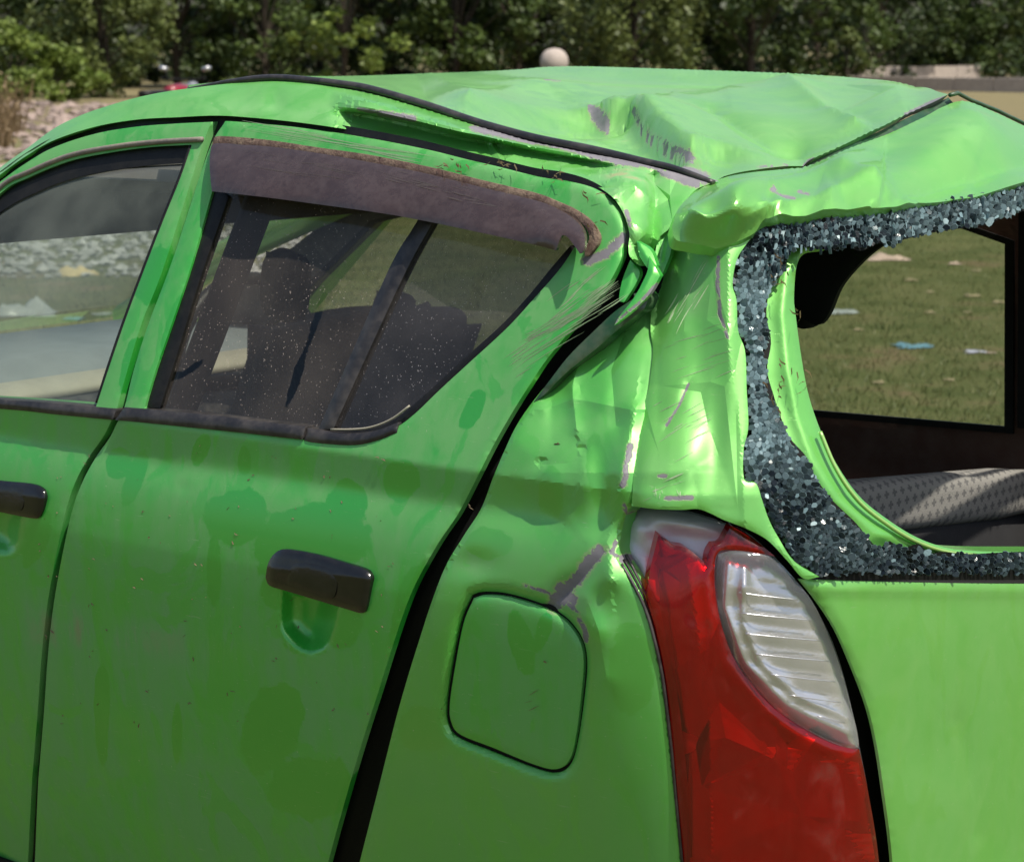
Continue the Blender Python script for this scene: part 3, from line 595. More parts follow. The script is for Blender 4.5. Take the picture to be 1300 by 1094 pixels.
def vpanel(name, chains, dep, mat, parent, dent, dvec, **kw):
    o = panel(name, chains, dep, mat, parent, **kw); me = o.data; n = len(me.vertices); co = np.empty(n*3); me.vertices.foreach_get('co', co); co = co.reshape(-1, 3)
    q = co-C0; z = q@FV; px = CX+F*(q@RV)/z; py = CY-F*(q@UV)/z
    co += dent(px, py)[:, None]*np.array(dvec); me.vertices.foreach_set('co', co.ravel()); me.update(); return o
roof = vpanel('roof', [mould[::-1], [(240, 113), (240, 108)], far, [(1162, 111), (1204, 120)], lipx, [(1020, 211), (992, 213), (954, 218), (920, 226), (906, 232)]], ROOFD, PAINT, car, roof_fade, (0, 0, 1), s=3.6, flange=.014, fvec=(-.8, 0, -.8), dust=.45, roll=0, folds=roof_dent.edges, film=.54)
roof['label'] = 'caved-in green roof panel with a torn crease'
mq = spline(mould, 6); mp = at(mq[:, 0], mq[:, 1], MD(mq[:, 0], mq[:, 1])-.004)
tube('roof_moulding', mp, np.interp(np.linspace(0, 1, len(mp)), [0, .12, .8, 1], [.003, .0068, .0068, .004]), TRIM, roof, n=10, flat=.7)

# --- quarter panel with fuel flap
FLAP = [(601, 758), (615, 754), (643, 756), (678, 766), (705, 778), (723, 792), (737, 813), (742, 837), (740, 872), (732, 935), (723, 966), (706, 977), (678, 971), (626, 950), (584, 933), (572, 917), (570, 893), (577, 844), (588, 789)]
FC = np.array(FLAP).mean(0); grow = lambda k: [tuple(FC+(np.array(p)-FC)*(1+k/np.linalg.norm(np.array(p)-FC))) for p in FLAP]
QL = [(834, 360), (810, 385), (777, 411), (747, 437), (712, 469), (681, 504), (657, 538), (640, 573), (626, 606), (611, 645), (590, 678), (567, 716), (549, 761), (532, 813), (518, 858), (504, 907), (490, 962), (480, 1002), (455, 1100), (420, 1240)]
def lean(px, py): return .00026*np.maximum(0, 600-py)*np.clip((px-640)/60, 0, 1)
QDENT = dents(lambda px, py: -lean(px, py), tin(33, (640, 380, 860, 760), 22, .0014), bump(735, 520, 50, 60, 20, -.010), crease([(742, 440), (726, 490), (732, 545)], .009, 9, 18, 1.5), crease([(690, 520), (730, 506), (800, 520)], .006, 12, 20, 1.5), crease([(790, 430), (776, 470), (782, 540)], -.006, 10, 14, 1.5), bump(700, 545, 40, 50, 20, .006), crease([(800, 440), (770, 500), (752, 560), (742, 590)], .009, 28, 40, 6), crease([(686, 590), (720, 588), (752, 566)], -.006, 22), bump(690, 640, 70, 34, 8, -.008), crease([(655, 560), (700, 600), (715, 660)], .004, 26, 26, 6),
    bump(770, 640, 20, 60, -5, -.016), crease([(805, 520), (785, 620), (770, 690), (775, 735)], .014, 18, 14, 5), crease([(700, 770), (735, 740), (768, 700)], -.007, 12), bump(755, 800, 26, 20, 60, .006), crease([(745, 760), (760, 800), (770, 860)], .005, 22), bump(715, 750, 22, 12, -45, -.004), bump(600, 715, 30, 18, 0, -.004),
    bump(739, 569, 5, 5, 0, -.004), bump(688, 586, 7, 4, 0, -.004), crease([(560, 740), (540, 800)], .001, 20), wob(32, 90, .0014),
    lambda px, py: .0045*np.exp(-(np.maximum(mind(px, py, outline(FLAP, 4))-4, 0)/7)**2)*-1)
quarter = panel('quarter_panel', [QL, [(420, 1240), (650, 1240), (878, 1240)], [(878, 1240), (868, 1090), (860, 1004), (853, 940), (843, 860), (831, 800), (818, 760), (799, 728), (787, 706), (789, 676), (795, 652)], [(795, 652), (802, 642), (815, 600), (832, 500), (842, 420), (834, 360)]],
    BODY, PAINT, car, s=4.6, holes=[grow(3.6)], flange=.02, dent=QDENT, dust=.5, roll=.005, rollw=3.5, folds=QDENT.edges, film=.18)
quarter['label'] = 'buckled rear quarter panel with scraped bare patch'
flap = panel('fuel_flap', grow(-1.2), BO(-.002), PAINT, quarter, s=4.5, flange=.012, roll=.004, rollw=3.5, dust=.8)
panel('fuel_recess', grow(7), BO(-.012), DARK, quarter, s=9, flange=0, roll=0)
# door jamb behind the sprung door
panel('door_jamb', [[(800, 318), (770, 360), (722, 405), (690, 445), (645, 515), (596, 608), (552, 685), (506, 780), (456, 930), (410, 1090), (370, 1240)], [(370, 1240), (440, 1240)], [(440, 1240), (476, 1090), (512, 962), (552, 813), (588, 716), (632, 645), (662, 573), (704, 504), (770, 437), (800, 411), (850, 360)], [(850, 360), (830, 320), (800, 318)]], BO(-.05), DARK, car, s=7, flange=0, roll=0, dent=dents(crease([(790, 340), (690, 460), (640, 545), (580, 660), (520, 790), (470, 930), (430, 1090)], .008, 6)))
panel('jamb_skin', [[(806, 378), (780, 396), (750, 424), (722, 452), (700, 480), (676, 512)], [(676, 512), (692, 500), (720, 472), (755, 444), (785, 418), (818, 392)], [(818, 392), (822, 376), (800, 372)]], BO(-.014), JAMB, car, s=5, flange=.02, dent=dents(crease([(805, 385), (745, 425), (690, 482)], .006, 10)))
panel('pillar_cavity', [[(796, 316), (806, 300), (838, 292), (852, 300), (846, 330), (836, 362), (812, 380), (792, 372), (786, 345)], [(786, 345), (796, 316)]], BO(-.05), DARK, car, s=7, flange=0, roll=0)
def tin_sheet(name, chains, off, dent, dust=.2): return panel(name, chains, BO(off), PAINT, car, s=2.8, flange=.006, dust=dust, dent=dent, roll=.0004, rollw=2)
tin_sheet('torn_pillar_sheet', [[(838, 350), (824, 374), (806, 392), (780, 413)], [(780, 413), (786, 402), (802, 382), (812, 366)], [(812, 366), (822, 344), (824, 326)], [(824, 326), (838, 350)]], .004, dents(crease([(829, 345), (818, 368), (796, 394)], .003, 6, 3, .6)))
tin_sheet('torn_pillar_sheet', [[(800, 330), (812, 345), (806, 362), (792, 384)], [(792, 384), (786, 380), (790, 356), (800, 330)]], -.012, dents(crease([(804, 338), (798, 362), (790, 380)], .002, 5, 3, .6)))
tin_sheet('torn_pillar_sheet', [[(808, 306), (826, 318), (834, 338)], [(834, 338), (824, 342), (812, 326)], [(812, 326), (808, 306)]], .000, dents(crease([(810, 310), (828, 338)], .003, 4, 7, .6)))
tin_sheet('torn_pillar_sheet', [[(836, 300), (850, 296), (852, 318), (842, 346)], [(842, 346), (834, 352), (830, 330)], [(830, 330), (836, 300)]], -.02, dents(crease([(843, 300), (838, 330)], -.006, 5, 5, .6)), .6)
# --- tailgate
FL_TOP = [(853, 296), (880, 306), (915, 308), (945, 300), (962, 292)]
GLASS_OUT = [(962, 292), (946, 312), (935, 331), (930, 361), (935, 381), (937, 419), (946, 447), (948, 495), (950, 542), (944, 571), (945, 609), (960, 614), (967, 633), (976, 659), (988, 682), (1008, 712), (1040, 732)]
FLAPD = lambda px, py: BODY(px, py)+lean(px, py)*np.clip((925-px)/90, 0, 1)-(.016-.008*np.clip((px-850)/90., 0, 1))
fdent = dents(crease([(909, 312), (912, 331), (913, 381), (924, 428), (936, 507), (941, 555), (944, 592), (945, 659)], .006, 16, 34, 2.5), crease([(848, 322), (836, 380), (827, 440), (818, 510), (808, 575), (803, 640)], -.007, 9, 9, 2.5), bump(890, 440, 22, 60, 0, -.005), bump(866, 500, 20, 40, 15, .0045), bump(872, 575, 24, 30, 0, .004), bump(908, 560, 16, 70, 5, -.0045),
    bump(845, 620, 26, 14, 0, -.003), bump(880, 350, 30, 40, 10, .003), crease([(874, 486), (862, 515), (846, 540)], -.003, 6, 10, 1.5), crease([(858, 612), (880, 596), (886, 646)], -.002, 8, 14, 1.5), crease([(855, 330), (872, 380), (868, 420)], .0025, 10, 14, 1.5), tin(47, (800, 290, 940, 670), 26, .0014), wob(42, 42, .0007))
tail = panel('tailgate', [[(1016, 735), (1100, 738), (1300, 741), (1480, 738), (1640, 728)], [(1640, 728), (1660, 900), (1660, 1240)], [(1660, 1240), (1400, 1240), (1140, 1240)], [(1140, 1240), (1133, 1094), (1122, 1004), (1112, 940), (1100, 892), (1080, 840), (1060, 796), (1036, 760), (1016, 735)]], BODY, PAINT, car, s=7, flange=.004, fvec=(-1, .2, 0), dust=.36, roll=.004, rollw=4, film=.42,
    dent=dents(crease([(1215, 915), (1228, 960), (1238, 1010), (1240, 1060)], -.004, 9, 16), step([(1000, 752), (1300, 756), (1640, 745)], -.003, 5, 30), bump(1150, 830, 110, 50, 0, .002), wob(44, 120, .0016), bump(1190, 960, 60, 50, 0, -.003)))
tail['label'] = 'green tailgate with smashed rear window'
panel('tailgate_pillar', [FL_TOP, GLASS_OUT, [(1040, 732), (1020, 734), (1000, 712), (975, 686), (950, 672), (930, 664), (917, 659), (903, 652), (886, 646), (865, 647), (831, 646), (802, 642)], [(802, 642), (803, 626), (805, 590), (809, 554), (815, 519), (823, 495), (829, 447), (826, 420), (828, 385), (838, 345), (848, 318), (853, 296)]], FLAPD, PAINT, tail, s=3.6, flange=.014, fvec=(-.6, .8, 0), dust=.25, roll=.0012, rollw=3, dent=fdent, folds=fdent.edges, film=.34)
up_top = [(853, 288), (862, 264), (884, 243), (912, 228), (954, 219), (1000, 215), (1027, 212), (1076, 190), (1128, 170), (1173, 149), (1197, 136), (1225, 129), (1267, 145), (1300, 160), (1400, 205), (1480, 215), (1600, 190)]
up_bot = [(1640, 190), (1480, 212), (1400, 215), (1300, 231), (1232, 247), (1162, 259), (1093, 269), (1024, 276), (989, 278), (968, 285), (957, 298), (935, 308), (912, 315), (902, 313), (876, 309), (857, 305), (853, 288)]
ut = [(x, y, float(dX(x, y, -1.435 if x < 1250 else -1.42))) for x, y in [(1027, 212), (1076, 190), (1128, 170), (1173, 149), (1197, 136), (1225, 129), (1267, 145), (1300, 160), (1400, 190), (1600, 180)]]
ut += [(x, y, float(BODY(x, y+4)-.015)) for x, y in [(1600, 200), (1400, 222), (1300, 231), (1232, 247), (1162, 259), (1093, 269), (1024, 276), (989, 278), (968, 285)]]
ut += [(957, 298, float(BODY(957, 310))-.012), (912, 315, float(BODY(912, 315))-.016), (876, 309, float(BODY(876, 309))-.022), (853, 288, float(BODY(853, 290))-.012), (884, 243, float(dY(884, 243, Y0+.20))), (912, 228, float(dY(912, 228, Y0+.27))), (954, 219, float(dX(954, 219, -1.41))), (930, 262, float(dY(930, 262, Y0+.13))), (880, 275, float(BODY(880, 290))-.03), (915, 290, float(BODY(915, 300))-.035)]
UPD = TPS(ut)
up_dent = dents(crease([(1030, 217), (1075, 230), (1130, 252), (1150, 256)], .018, 20, 30, 2), crease([(1140, 254), (1200, 232), (1300, 205), (1400, 200)], -.016, 26, 14, 2), crease([(970, 272), (1040, 258), (1090, 240), (1100, 238)], .014, 12, 20, 2), bump(930, 250, 40, 14, -25, .012), crease([(872, 281), (892, 292), (940, 290), (966, 280)], .016, 5, 14, 2), bump(905, 268, 22, 8, -20, -.010), bump(990, 235, 40, 12, -8, .008), bump(1070, 215, 30, 12, -25, .010), bump(1200, 190, 60, 26, -25, .008), crease([(1225, 130), (1250, 170), (1300, 190)], .006, 24), bump(1110, 205, 40, 18, -25, -.006), tin(53, (850, 130, 1320, 320), 40, .0036))
_ue = spline(up_top[:14], 8)
def up_fade(px, py): return up_dent(px, py)*np.clip(mind(px, py, _ue)/16, 0.05, 1)
spoiler = vpanel('tailgate_top', [up_top+[(1640, 190)], up_bot], UPD, PAINT, tail, up_fade, (.45, -.25, .75), s=4, flange=.016, fvec=(-.5, .2, -.6), dust=.15, roll=0, folds=up_dent.edges, film=.46)
# slot lining between roof lip and tailgate, shade painted in as dark green
def quad_strip(name, A, B, mat, parent):
    A = np.array(A); B = np.array(B); n = len(A); return mesh_obj(name, np.vstack([A, B]), [(i, i+1, n+i+1, n+i) for i in range(n-1)], mat, parent)
A_ = onX(np.array([p[0] for p in lipx]), np.array([p[1] for p in lipx]), -1.455); B_ = A_+np.array([.05, 0, -.05])
quad_strip('roof_gutter', A_+np.array([0, 0, -.004]), B_, JAMB, roof)
# far flank of the tailgate top, seen as a thin dark edge
tube('hinge_gutter', onX(np.array([1206, 1216, 1232, 1267, 1300, 1340]), np.array([121, 118.5, 127, 141, 157, 176]), -1.445), .0028, JAMB, roof, n=8)
# inner frame of the opening
OPEN = [(1120, 300), (1075, 312), (1041, 319), (1020, 323), (1011, 340), (1008, 378), (1010, 399), (1017, 451), (1027, 503), (1044, 552), (1065, 594), (1093, 632), (1128, 660), (1162, 681), (1197, 694), (1232, 699), (1300, 700), (1450, 698), (1560, 690)]
UND = [(1560, 722), (1450, 726), (1300, 727), (1197, 724), (1120, 717), (1060, 690), (1020, 645), (985, 595), (965, 545), (957, 480), (952, 400), (957, 345), (978, 306), (1060, 292), (1120, 284)]
rim = panel('window_rim', [OPEN, [(1560, 690), (1560, 722)], UND, [(1120, 284), (1120, 300)]], BO(-.020), PAINT, tail, s=4.5, flange=.035, fvec=(-1, .25, 0), dust=.12, roll=.006, rollw=4, film=.34,
    dent=dents(crease([(1040, 330), (1000, 345), (993, 400), (1000, 470), (1012, 530), (1032, 585), (1062, 635), (1110, 675), (1170, 700), (1300, 712)], .007, 9, 9, 3), wob(55, 26, .0008)))
panel('window_rim', [[(1560, 690), (1590, 600), (1600, 450), (1592, 300), (1570, 230)], [(1570, 230), (1630, 215)], [(1630, 215), (1645, 450), (1640, 728)], [(1640, 728), (1560, 722), (1560, 690)]], BO(-.01), PAINT, tail, s=10, flange=.035, fvec=(-1, .25, 0), dust=.12)
seal_line('rim_seal', [(1041, 548), (1062, 596), (1090, 636), (1124, 664), (1160, 686), (1200, 700), (1240, 705)], -.010, .0024, PAINT, rim)

# shattered rear glass still bonded round the frame
G_IN = [(1300, 268), (1249, 286), (1197, 293), (1145, 305), (1135, 314), (1115, 309), (1093, 319), (1075, 312), (1058, 318), (1020, 314), (1003, 320), (996, 345), (989, 352), (978, 366), (973, 399), (979, 434), (974, 469), (983, 504), (992, 531), (1003, 556), (1024, 580), (1037, 608), (1058, 636), (1086, 663), (1114, 695), (1128, 686), (1145, 696), (1166, 690), (1180, 702), (1197, 700), (1230, 703), (1300, 700)]
G_OUT = [(1300, 736), (1140, 736), (1040, 734), (1008, 712), (988, 682), (976, 659), (967, 633), (960, 614), (945, 609), (944, 571), (950, 542), (948, 495), (946, 447), (937, 419), (935, 381), (930, 361), (935, 331), (946, 305), (970, 284), (989, 279), (1024, 277), (1093, 270), (1162, 260), (1232, 248), (1300, 232)]
GPOLY = np.array([(1600, 232)]+[(1450, 245)]+G_IN+[(1450, 699), (1560, 690), (1585, 450), (1570, 300)]+[(1640, 250), (1640, 728), (1450, 734)]+G_OUT+[(1450, 212), (1600, 200)], float)
GPOLY = np.array([(1600, 225), (1450, 243)]+G_IN+[(1450, 700), (1600, 692)]+[(1600, 724), (1450, 734)]+G_OUT+[(1450, 214), (1600, 196)], float)
def GD(px, py): return BODY(px, py)-.004+.010*np.exp(-((px-965)/14.)**2)*0
def shards(poly, s, seed):
    rr = np.random.RandomState(seed); x0, y0 = poly.min(0)-12; x1, y1 = poly.max(0)+12
    rows = np.arange(y0, y1, s*.87); P = np.array([(x+(i % 2)*s/2, y) for i, y in enumerate(rows) for x in np.arange(x0, x1, s)]); P = P+rr.uniform(-.95, .95, P.shape)*s; P = P[rr.rand(len(P)) > .14]
    k = mind(P[:, 0], P[:, 1], outline([list(map(tuple, np.vstack([poly, poly[:1]])))], 6)) < 14; P = P[inside(P[:, 0], P[:, 1], poly) | k]
    v, e, f, *_ = delaunay_2d_cdt([Vector(p) for p in P], [], [], 0, 1e-5); v = np.array([tuple(q) for q in v]); f = np.array([q for q in f if len(q) == 3])
    cen = v[f].mean(1); inc = {}
    for i, t in enumerate(f):
        for a in t: inc.setdefault(int(a), []).append(i)
    cells = []
    jag = wob(67, 9, 3.6); ins = inside(v[:, 0], v[:, 1], poly) & inside(v[:, 0]+jag(v[:, 0], v[:, 1]), v[:, 1]+wob(68, 9, 3.6)(v[:, 0], v[:, 1]), poly)
    for a, ts in inc.items():
        if len(ts) < 4 or not ins[a] or (v[a, 1] > 690 and cen[ts][:, 1].max() > 733): continue
        c = cen[ts]; o = np.argsort(np.arctan2(c[:, 1]-v[a, 1], c[:, 0]-v[a, 0])); cells.append((v[a], c[o]))
    V = []; Fs = []; W = []
    ctr = np.array([c for c, _ in cells]); D = GD(ctr[:, 0], ctr[:, 1]); lum = wob(61, 18, .8)(ctr[:, 0], ctr[:, 1])+wob(62, 55, .8)(ctr[:, 0], ctr[:, 1])
    for (c, pl), d, lm in zip(cells, D, lum):
        n = len(pl); loose = abs(rr.normal())*.0002; tx, ty = rr.normal(size=2)*.11
        full = c+(pl-c)*.99; kk = rr.uniform(.86, .95); q = c+(pl-c)*kk; dd = d-loose+((q-c)@np.array([tx, ty]))*.0009*2.2; d2 = d-loose*.5+.00015+rr.normal(size=len(pl))*.00005
        b = len(V); top = at(q[:, 0], q[:, 1], dd-.0012); bot = at(full[:, 0], full[:, 1], d2); V += list(top)+list(bot)
        Fs.append(tuple(range(b, b+n))); Fs += [(b+i, b+n+i, b+n+(i+1) % n, b+(i+1) % n) for i in range(n)]
        lo_ = .7*np.clip((c[1]-560)/90, 0, 1); h = np.clip((rr.beta(1.0, 2.4)+.22*lm)*(1-lo_), 0, .8)*.75; h = h if rr.rand() > .03 else rr.uniform(.5, .95); W += [(h, rr.rand(), 0, 1)]*n; W += [(v, rr.rand(), 0, 1) for v in np.clip(.45+.55*rr.beta(1.5, 1.1, n)-.2*lo_, 0, 1)]  # dark tops, crack edges painted pale for the light they scatter
    return V, Fs, W
V, Fs, W = shards(GPOLY, 5.0, 5)
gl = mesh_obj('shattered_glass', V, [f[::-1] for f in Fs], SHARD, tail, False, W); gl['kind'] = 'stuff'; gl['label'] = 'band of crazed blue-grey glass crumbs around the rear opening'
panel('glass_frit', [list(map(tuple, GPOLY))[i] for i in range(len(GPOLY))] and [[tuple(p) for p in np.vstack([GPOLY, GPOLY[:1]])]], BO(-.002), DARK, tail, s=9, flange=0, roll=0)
# hanging splinters under the top edge
rr = np.random.RandomState(8); V = []; Fs = []; W = []
for i in range(190):
    x = rr.choice([rr.uniform(950, 1150), rr.uniform(1000, 1300), rr.uniform(968, 1000)]); top = np.interp(x, [950, 989, 1093, 1300], [296, 280, 270, 233]); bot = np.interp(x, [950, 975, 1003, 1058, 1135, 1145, 1197, 1300], [330, 360, 322, 318, 312, 304, 292, 267])
    y = rr.uniform(top+2, bot-6); L = rr.uniform(4, 11); wd = rr.uniform(2, 5); d = float(GD(x, y))-rr.uniform(.002, .005); a = rr.normal()*.2; b = len(V)
    q = np.array([(x, y), (x+wd, y+rr.uniform(-1, 1)), (x+wd*.9+a*L, y+L), (x+a*L, y+L+rr.uniform(-2, 2))]); tz = rr.normal()*.004
    V += list(at(q[:, 0], q[:, 1], np.array([d, d+tz, d+tz, d])))+list(at(q[:, 0]+.3, q[:, 1]+.3, np.array([d, d+tz, d+tz, d])+.003))
    Fs += [(b, b+1, b+2, b+3), (b+4, b+7, b+6, b+5), (b, b+4, b+5, b+1), (b+1, b+5, b+6, b+2), (b+2, b+6, b+7, b+3), (b+3, b+7, b+4, b)]
    h = np.clip(rr.beta(1.4, 1.6), 0, 1); W += [(h, rr.rand(), 0, 1)]*8
gl = mesh_obj('glass_splinters', V, Fs, SHARD, tail, False, W); gl['kind'] = 'stuff'
# grass and twigs caught in the frame
def stalks(name, spots, parent, seed, mat=DRY, L=(8, 26), n=6, off=.012):
    rr = np.random.RandomState(seed); V = []; Fs = []; W = []
    for x, y in spots:
        for _ in range(n):
            a = rr.uniform(0, 6.28); l = rr.uniform(*L); x0, y0 = x+rr.normal()*5, y+rr.normal()*5; d = float(BODY(x0, y0))-off; b = len(V)
            p = at(np.array([x0, x0+l*.5*math.cos(a), x0+l*math.cos(a+.3)]), np.array([y0, y0+l*.5*math.sin(a), y0+l*math.sin(a+.3)]), np.array([d, d-rr.uniform(.002, .010), d-rr.uniform(.0, .014)])); wv = np.array([0, 0, .0007])+RV*.0005
            V += [p[0]-wv, p[0]+wv, p[1]-wv, p[1]+wv, p[2]]; Fs += [(b, b+1, b+3, b+2), (b+2, b+3, b+4)]; W += [(rr.rand(), 0, 0, 1)]*5
    o = mesh_obj(name, V, Fs, mat, parent, False, W); o['kind'] = 'stuff'; return o
tag(stalks('caught_grass', [(993, 338), (1000, 356), (985, 362), (1012, 400), (983, 490), (988, 500), (985, 515), (1014, 468), (1018, 488), (990, 470)], None, 3, n=3, L=(4, 18), off=.006), 'dry grass bits caught along the broken rear window frame', 'grass', None, 'stuff')
tag(stalks('caught_grass', [(560, 211), (575, 209), (585, 212), (630, 208), (645, 210), (700, 220), (708, 224), (746, 248), (755, 290)], None, 4, L=(4, 14), n=4, off=.008), 'dry grass bits caught along the rear door window frame', 'grass', None, 'stuff')

# scratches scored through the paint: thin pale strips standing just proud of the sheet
def strokes(name, lines, dep, mat, parent, seed):
    rr = np.random.RandomState(seed); V = []; Fs = []
    for (x0, y0, x1, y1, n, spread, wd) in lines:
        for _ in range(n):
            t0 = rr.uniform(0, .7); t1 = min(1, t0+rr.uniform(.12, .55)); o = rr.normal()*spread; L = math.hypot(x1-x0, y1-y0); nx, ny = -(y1-y0)/L, (x1-x0)/L; k = 7; b_ = len(V)
            t = np.linspace(t0, t1, k); bow = rr.normal()*1.5; X = x0+(x1-x0)*t+nx*(o+bow*np.sin(t*5)); Yp = y0+(y1-y0)*t+ny*(o+bow*np.sin(t*5)); w_ = wd*rr.uniform(.3, 1.)*np.sin(np.linspace(.15, 3.0, k))
            A = at(X+nx*w_, Yp+ny*w_, dep(X, Yp)-.0007); B = at(X-nx*w_, Yp-ny*w_, dep(X, Yp)-.0007); V += [v for p in zip(A, B) for v in p]; Fs += [(b_+2*i, b_+2*i+1, b_+2*i+3, b_+2*i+2) for i in range(k-1)]
    o = mesh_obj(name, V, Fs, mat, parent, False); o['kind'] = 'stuff'; return o
SCR = simple('scored_paint', (.34, .46, .27), .6, scale=80); MUD = simple('dried_mud_fleck', (.16, .12, .07), .95, scale=60)
rdd = lambda px, py: BODY(px, py)-rd_dent(px, py)
strokes('scratch_marks', [(640, 462, 790, 368, 34, 9, .8), (690, 420, 780, 350, 22, 12, .9), (650, 440, 760, 385, 12, 3, 1.3), (300, 160, 560, 205, 18, 4, .7)], rdd, SCR, rear_door, 1)
strokes('scratch_marks', [(300, 200, 460, 225, 8, 9, .6), (560, 240, 640, 262, 10, 4, 1.), (470, 215, 560, 240, 8, 5, .8)], lambda px, py: BODY(px, py)-vis_out(px, py)-.0008, simple('scuffed_visor', (.115, .09, .088), .6, scale=80), visor, 9)
strokes('mud_flecks', [(60+60*(i % 8)+13*math.sin(i*5.), 590+52*(i//8)+17*math.cos(i*3.), 64+60*(i % 8)+13*math.sin(i*5.)+6*math.sin(i*2.), 596+52*(i//8)+17*math.cos(i*3.)+5*math.cos(i), 2, 9, 1.1) for i in range(56)], rdd, MUD, rear_door, 2)
strokes('mud_flecks', [(700, 570, 712, 560, 2, 1, 1.6), (560, 905, 566, 900, 2, 2, 1), (688, 840, 694, 834, 3, 2, 1.4), (590, 640, 600, 652, 2, 2, 1), (650, 900, 700, 880, 3, 8, .6)], lambda px, py: BODY(px, py)-QDENT(px, py), MUD, quarter, 3)
fld = lambda px, py: FLAPD(px, py)-fdent(px, py)
strokes('scratch_marks', [(812, 630, 870, 606, 6, 5, .9), (830, 560, 900, 520, 18, 16, .6), (840, 470, 930, 440, 16, 22, .6), (845, 420, 900, 330, 12, 10, .8), (836, 640, 838, 615, 6, 12, .7)], fld, SCR, tail, 4)

# --- tail lamp
LO = [[(792, 660), (800, 647), (848, 648), (884, 654), (925, 667)], [(925, 667), (956, 682), (996, 720), (1028, 760), (1056, 812), (1076, 876), (1092, 952), (1102, 1004), (1116, 1094), (1126, 1240)], [(1126, 1240), (876, 1240)], [(876, 1240), (868, 1094), (860, 1004), (854, 940), (844, 860), (832, 800), (820, 762), (801, 730), (790, 708), (792, 660)]]
lamp = panel('tail_lamp', LO, BO(-.030), CHROMY, car, s=6, flange=.03, fvec=(-.7, .7, 0), roll=.01, rollw=8, dent=dents(crease([(792, 690), (815, 715), (832, 760)], .010, 8, 10), step([(790, 700), (840, 702), (900, 705)], -.008, 5, 30), bump(870, 665, 40, 10, 10, .012), bump(812, 672, 16, 16, 0, .014)))
lamp['label'] = 'tail lamp with broken red lens showing grey housing'
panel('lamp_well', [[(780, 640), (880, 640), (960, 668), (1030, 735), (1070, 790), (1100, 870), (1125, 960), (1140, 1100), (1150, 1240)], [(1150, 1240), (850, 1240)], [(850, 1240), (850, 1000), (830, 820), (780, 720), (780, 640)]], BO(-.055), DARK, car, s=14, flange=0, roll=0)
CLEAR = [(912, 703), (930, 699), (958, 702), (981, 708), (1003, 728), (1034, 768), (1058, 822), (1075, 876), (1090, 948), (1062, 944), (1022, 924), (982, 896), (950, 860), (930, 828), (918, 797), (911, 765), (908, 730)]
RED = [[(836, 678), (845, 684), (856, 692), (868, 694), (878, 700), (888, 708), (896, 717)], [(896, 717), (899, 702), (905, 692)], [(905, 692), (915, 690), (922, 678), (928, 667)], [(928, 667), (956, 684), (984, 706)], [(984, 706), (958, 701), (930, 698), (911, 702), (907, 730), (910, 765), (917, 797), (929, 829), (949, 861), (981, 897), (1021, 925), (1061, 945), (1091, 951)], [(1091, 951), (1102, 1004), (1116, 1094), (1126, 1240)], [(1126, 1240), (1000, 1240), (876, 1240)], [(876, 1240), (868, 1094), (860, 1004), (854, 940), (845, 860), (833, 800), (823, 765), (824, 730), (836, 678)]]
CB = np.array([(928, 667), (911, 702), (907, 730), (910, 765), (917, 797), (929, 829), (949, 861), (981, 897), (1021, 925), (1061, 945), (1091, 951)])
panel('red_lens', RED, BO(.002), REDLENS, lamp, s=5, flange=.02, fvec=(-.7, .7, 0), roll=.003, rollw=4, dent=dents(crease([tuple(p-np.array([9, -6])) for p in CB], .005, 7, 5, 4), crease([(905, 800), (940, 870), (985, 920), (1010, 960), (1006, 1094)], -.003, 6), crease([(880, 800), (870, 900), (880, 1090)], .002, 14), wob(71, 30, .0006)))
panel('lamp_reflector', RED, BO(-.014), simple('lamp_facet_reflector', (.62, .60, .60), .14, .92, scale=30, var=.25, bump=.02), lamp, s=4, flange=0, roll=.008, rollw=8, dent=dents(tin(73, (815, 690, 1130, 1110), 30, .011), crease([(870, 700), (885, 800), (900, 900), (905, 1094)], .006, 10, 10, 1)), folds=tin(73, (815, 690, 1130, 1110), 30, .011).edges)
panel('clear_lens', CLEAR, BO(.004), CLEARLENS, lamp, s=6, flange=.004, fvec=(-.7, .7, 0), roll=.004, rollw=5)
ribs = lambda px, py: .0013*np.abs(np.sin((py-.12*px)*math.pi/26.))*np.clip((px-(920+.00*py))/25, 0, 1)
panel('lamp_reflector', CLEAR, BO(-.016), SILVER, lamp, s=3.2, flange=0, roll=.012, rollw=14, dent=dents(ribs, crease([(925, 715), (920, 770), (945, 840), (1000, 895), (1075, 930)], .010, 8), crease([(945, 720), (944, 790), (965, 840), (1015, 885), (1076, 912)], .006, 5), bump(945, 745, 14, 14, 0, .006)))
for k in range(7):
    y = 752+k*26; xr = float(np.interp(y, [728, 768, 822, 876, 948], [1001, 1032, 1056, 1072, 1086]))-6; xl = float(np.interp(y, [752, 800, 840, 880, 910], [938, 944, 965, 1000, 1040]))
    q = spline([(xl, y), ((xl+xr)/2, y+5), (xr, y+9)], 8); tube('lens_rib', at(q[:, 0], q[:, 1], BODY(q[:, 0], q[:, 1])+.007), .0007, SILVER, lamp, n=6)
red_back = panel('red_reflector', [[(1000, 948), (1050, 958), (1090, 968)], [(1090, 968), (1112, 1094)], [(1112, 1094), (1006, 1094), (1000, 948)]], BO(-.012), simple('ribbed_red_reflector', (.35, .008, .012), .3, .3), lamp, s=3.4, flange=0, dent=lambda px, py: .0012*np.sin(py*math.pi/3.6))
for k in range(3):
    seal_line('lamp_gasket', [(789-k*0+k*3, 716-k*6), (802+k*3, 738-k*4), (818+k*3, 770-k*2), (829+k*2, 805), (841+k, 860), (851+k, 940), (858+k, 1010), (866+k, 1094)], .000-.006*k, .0018, (TRIM, RUBBER, TRIM)[k], lamp)

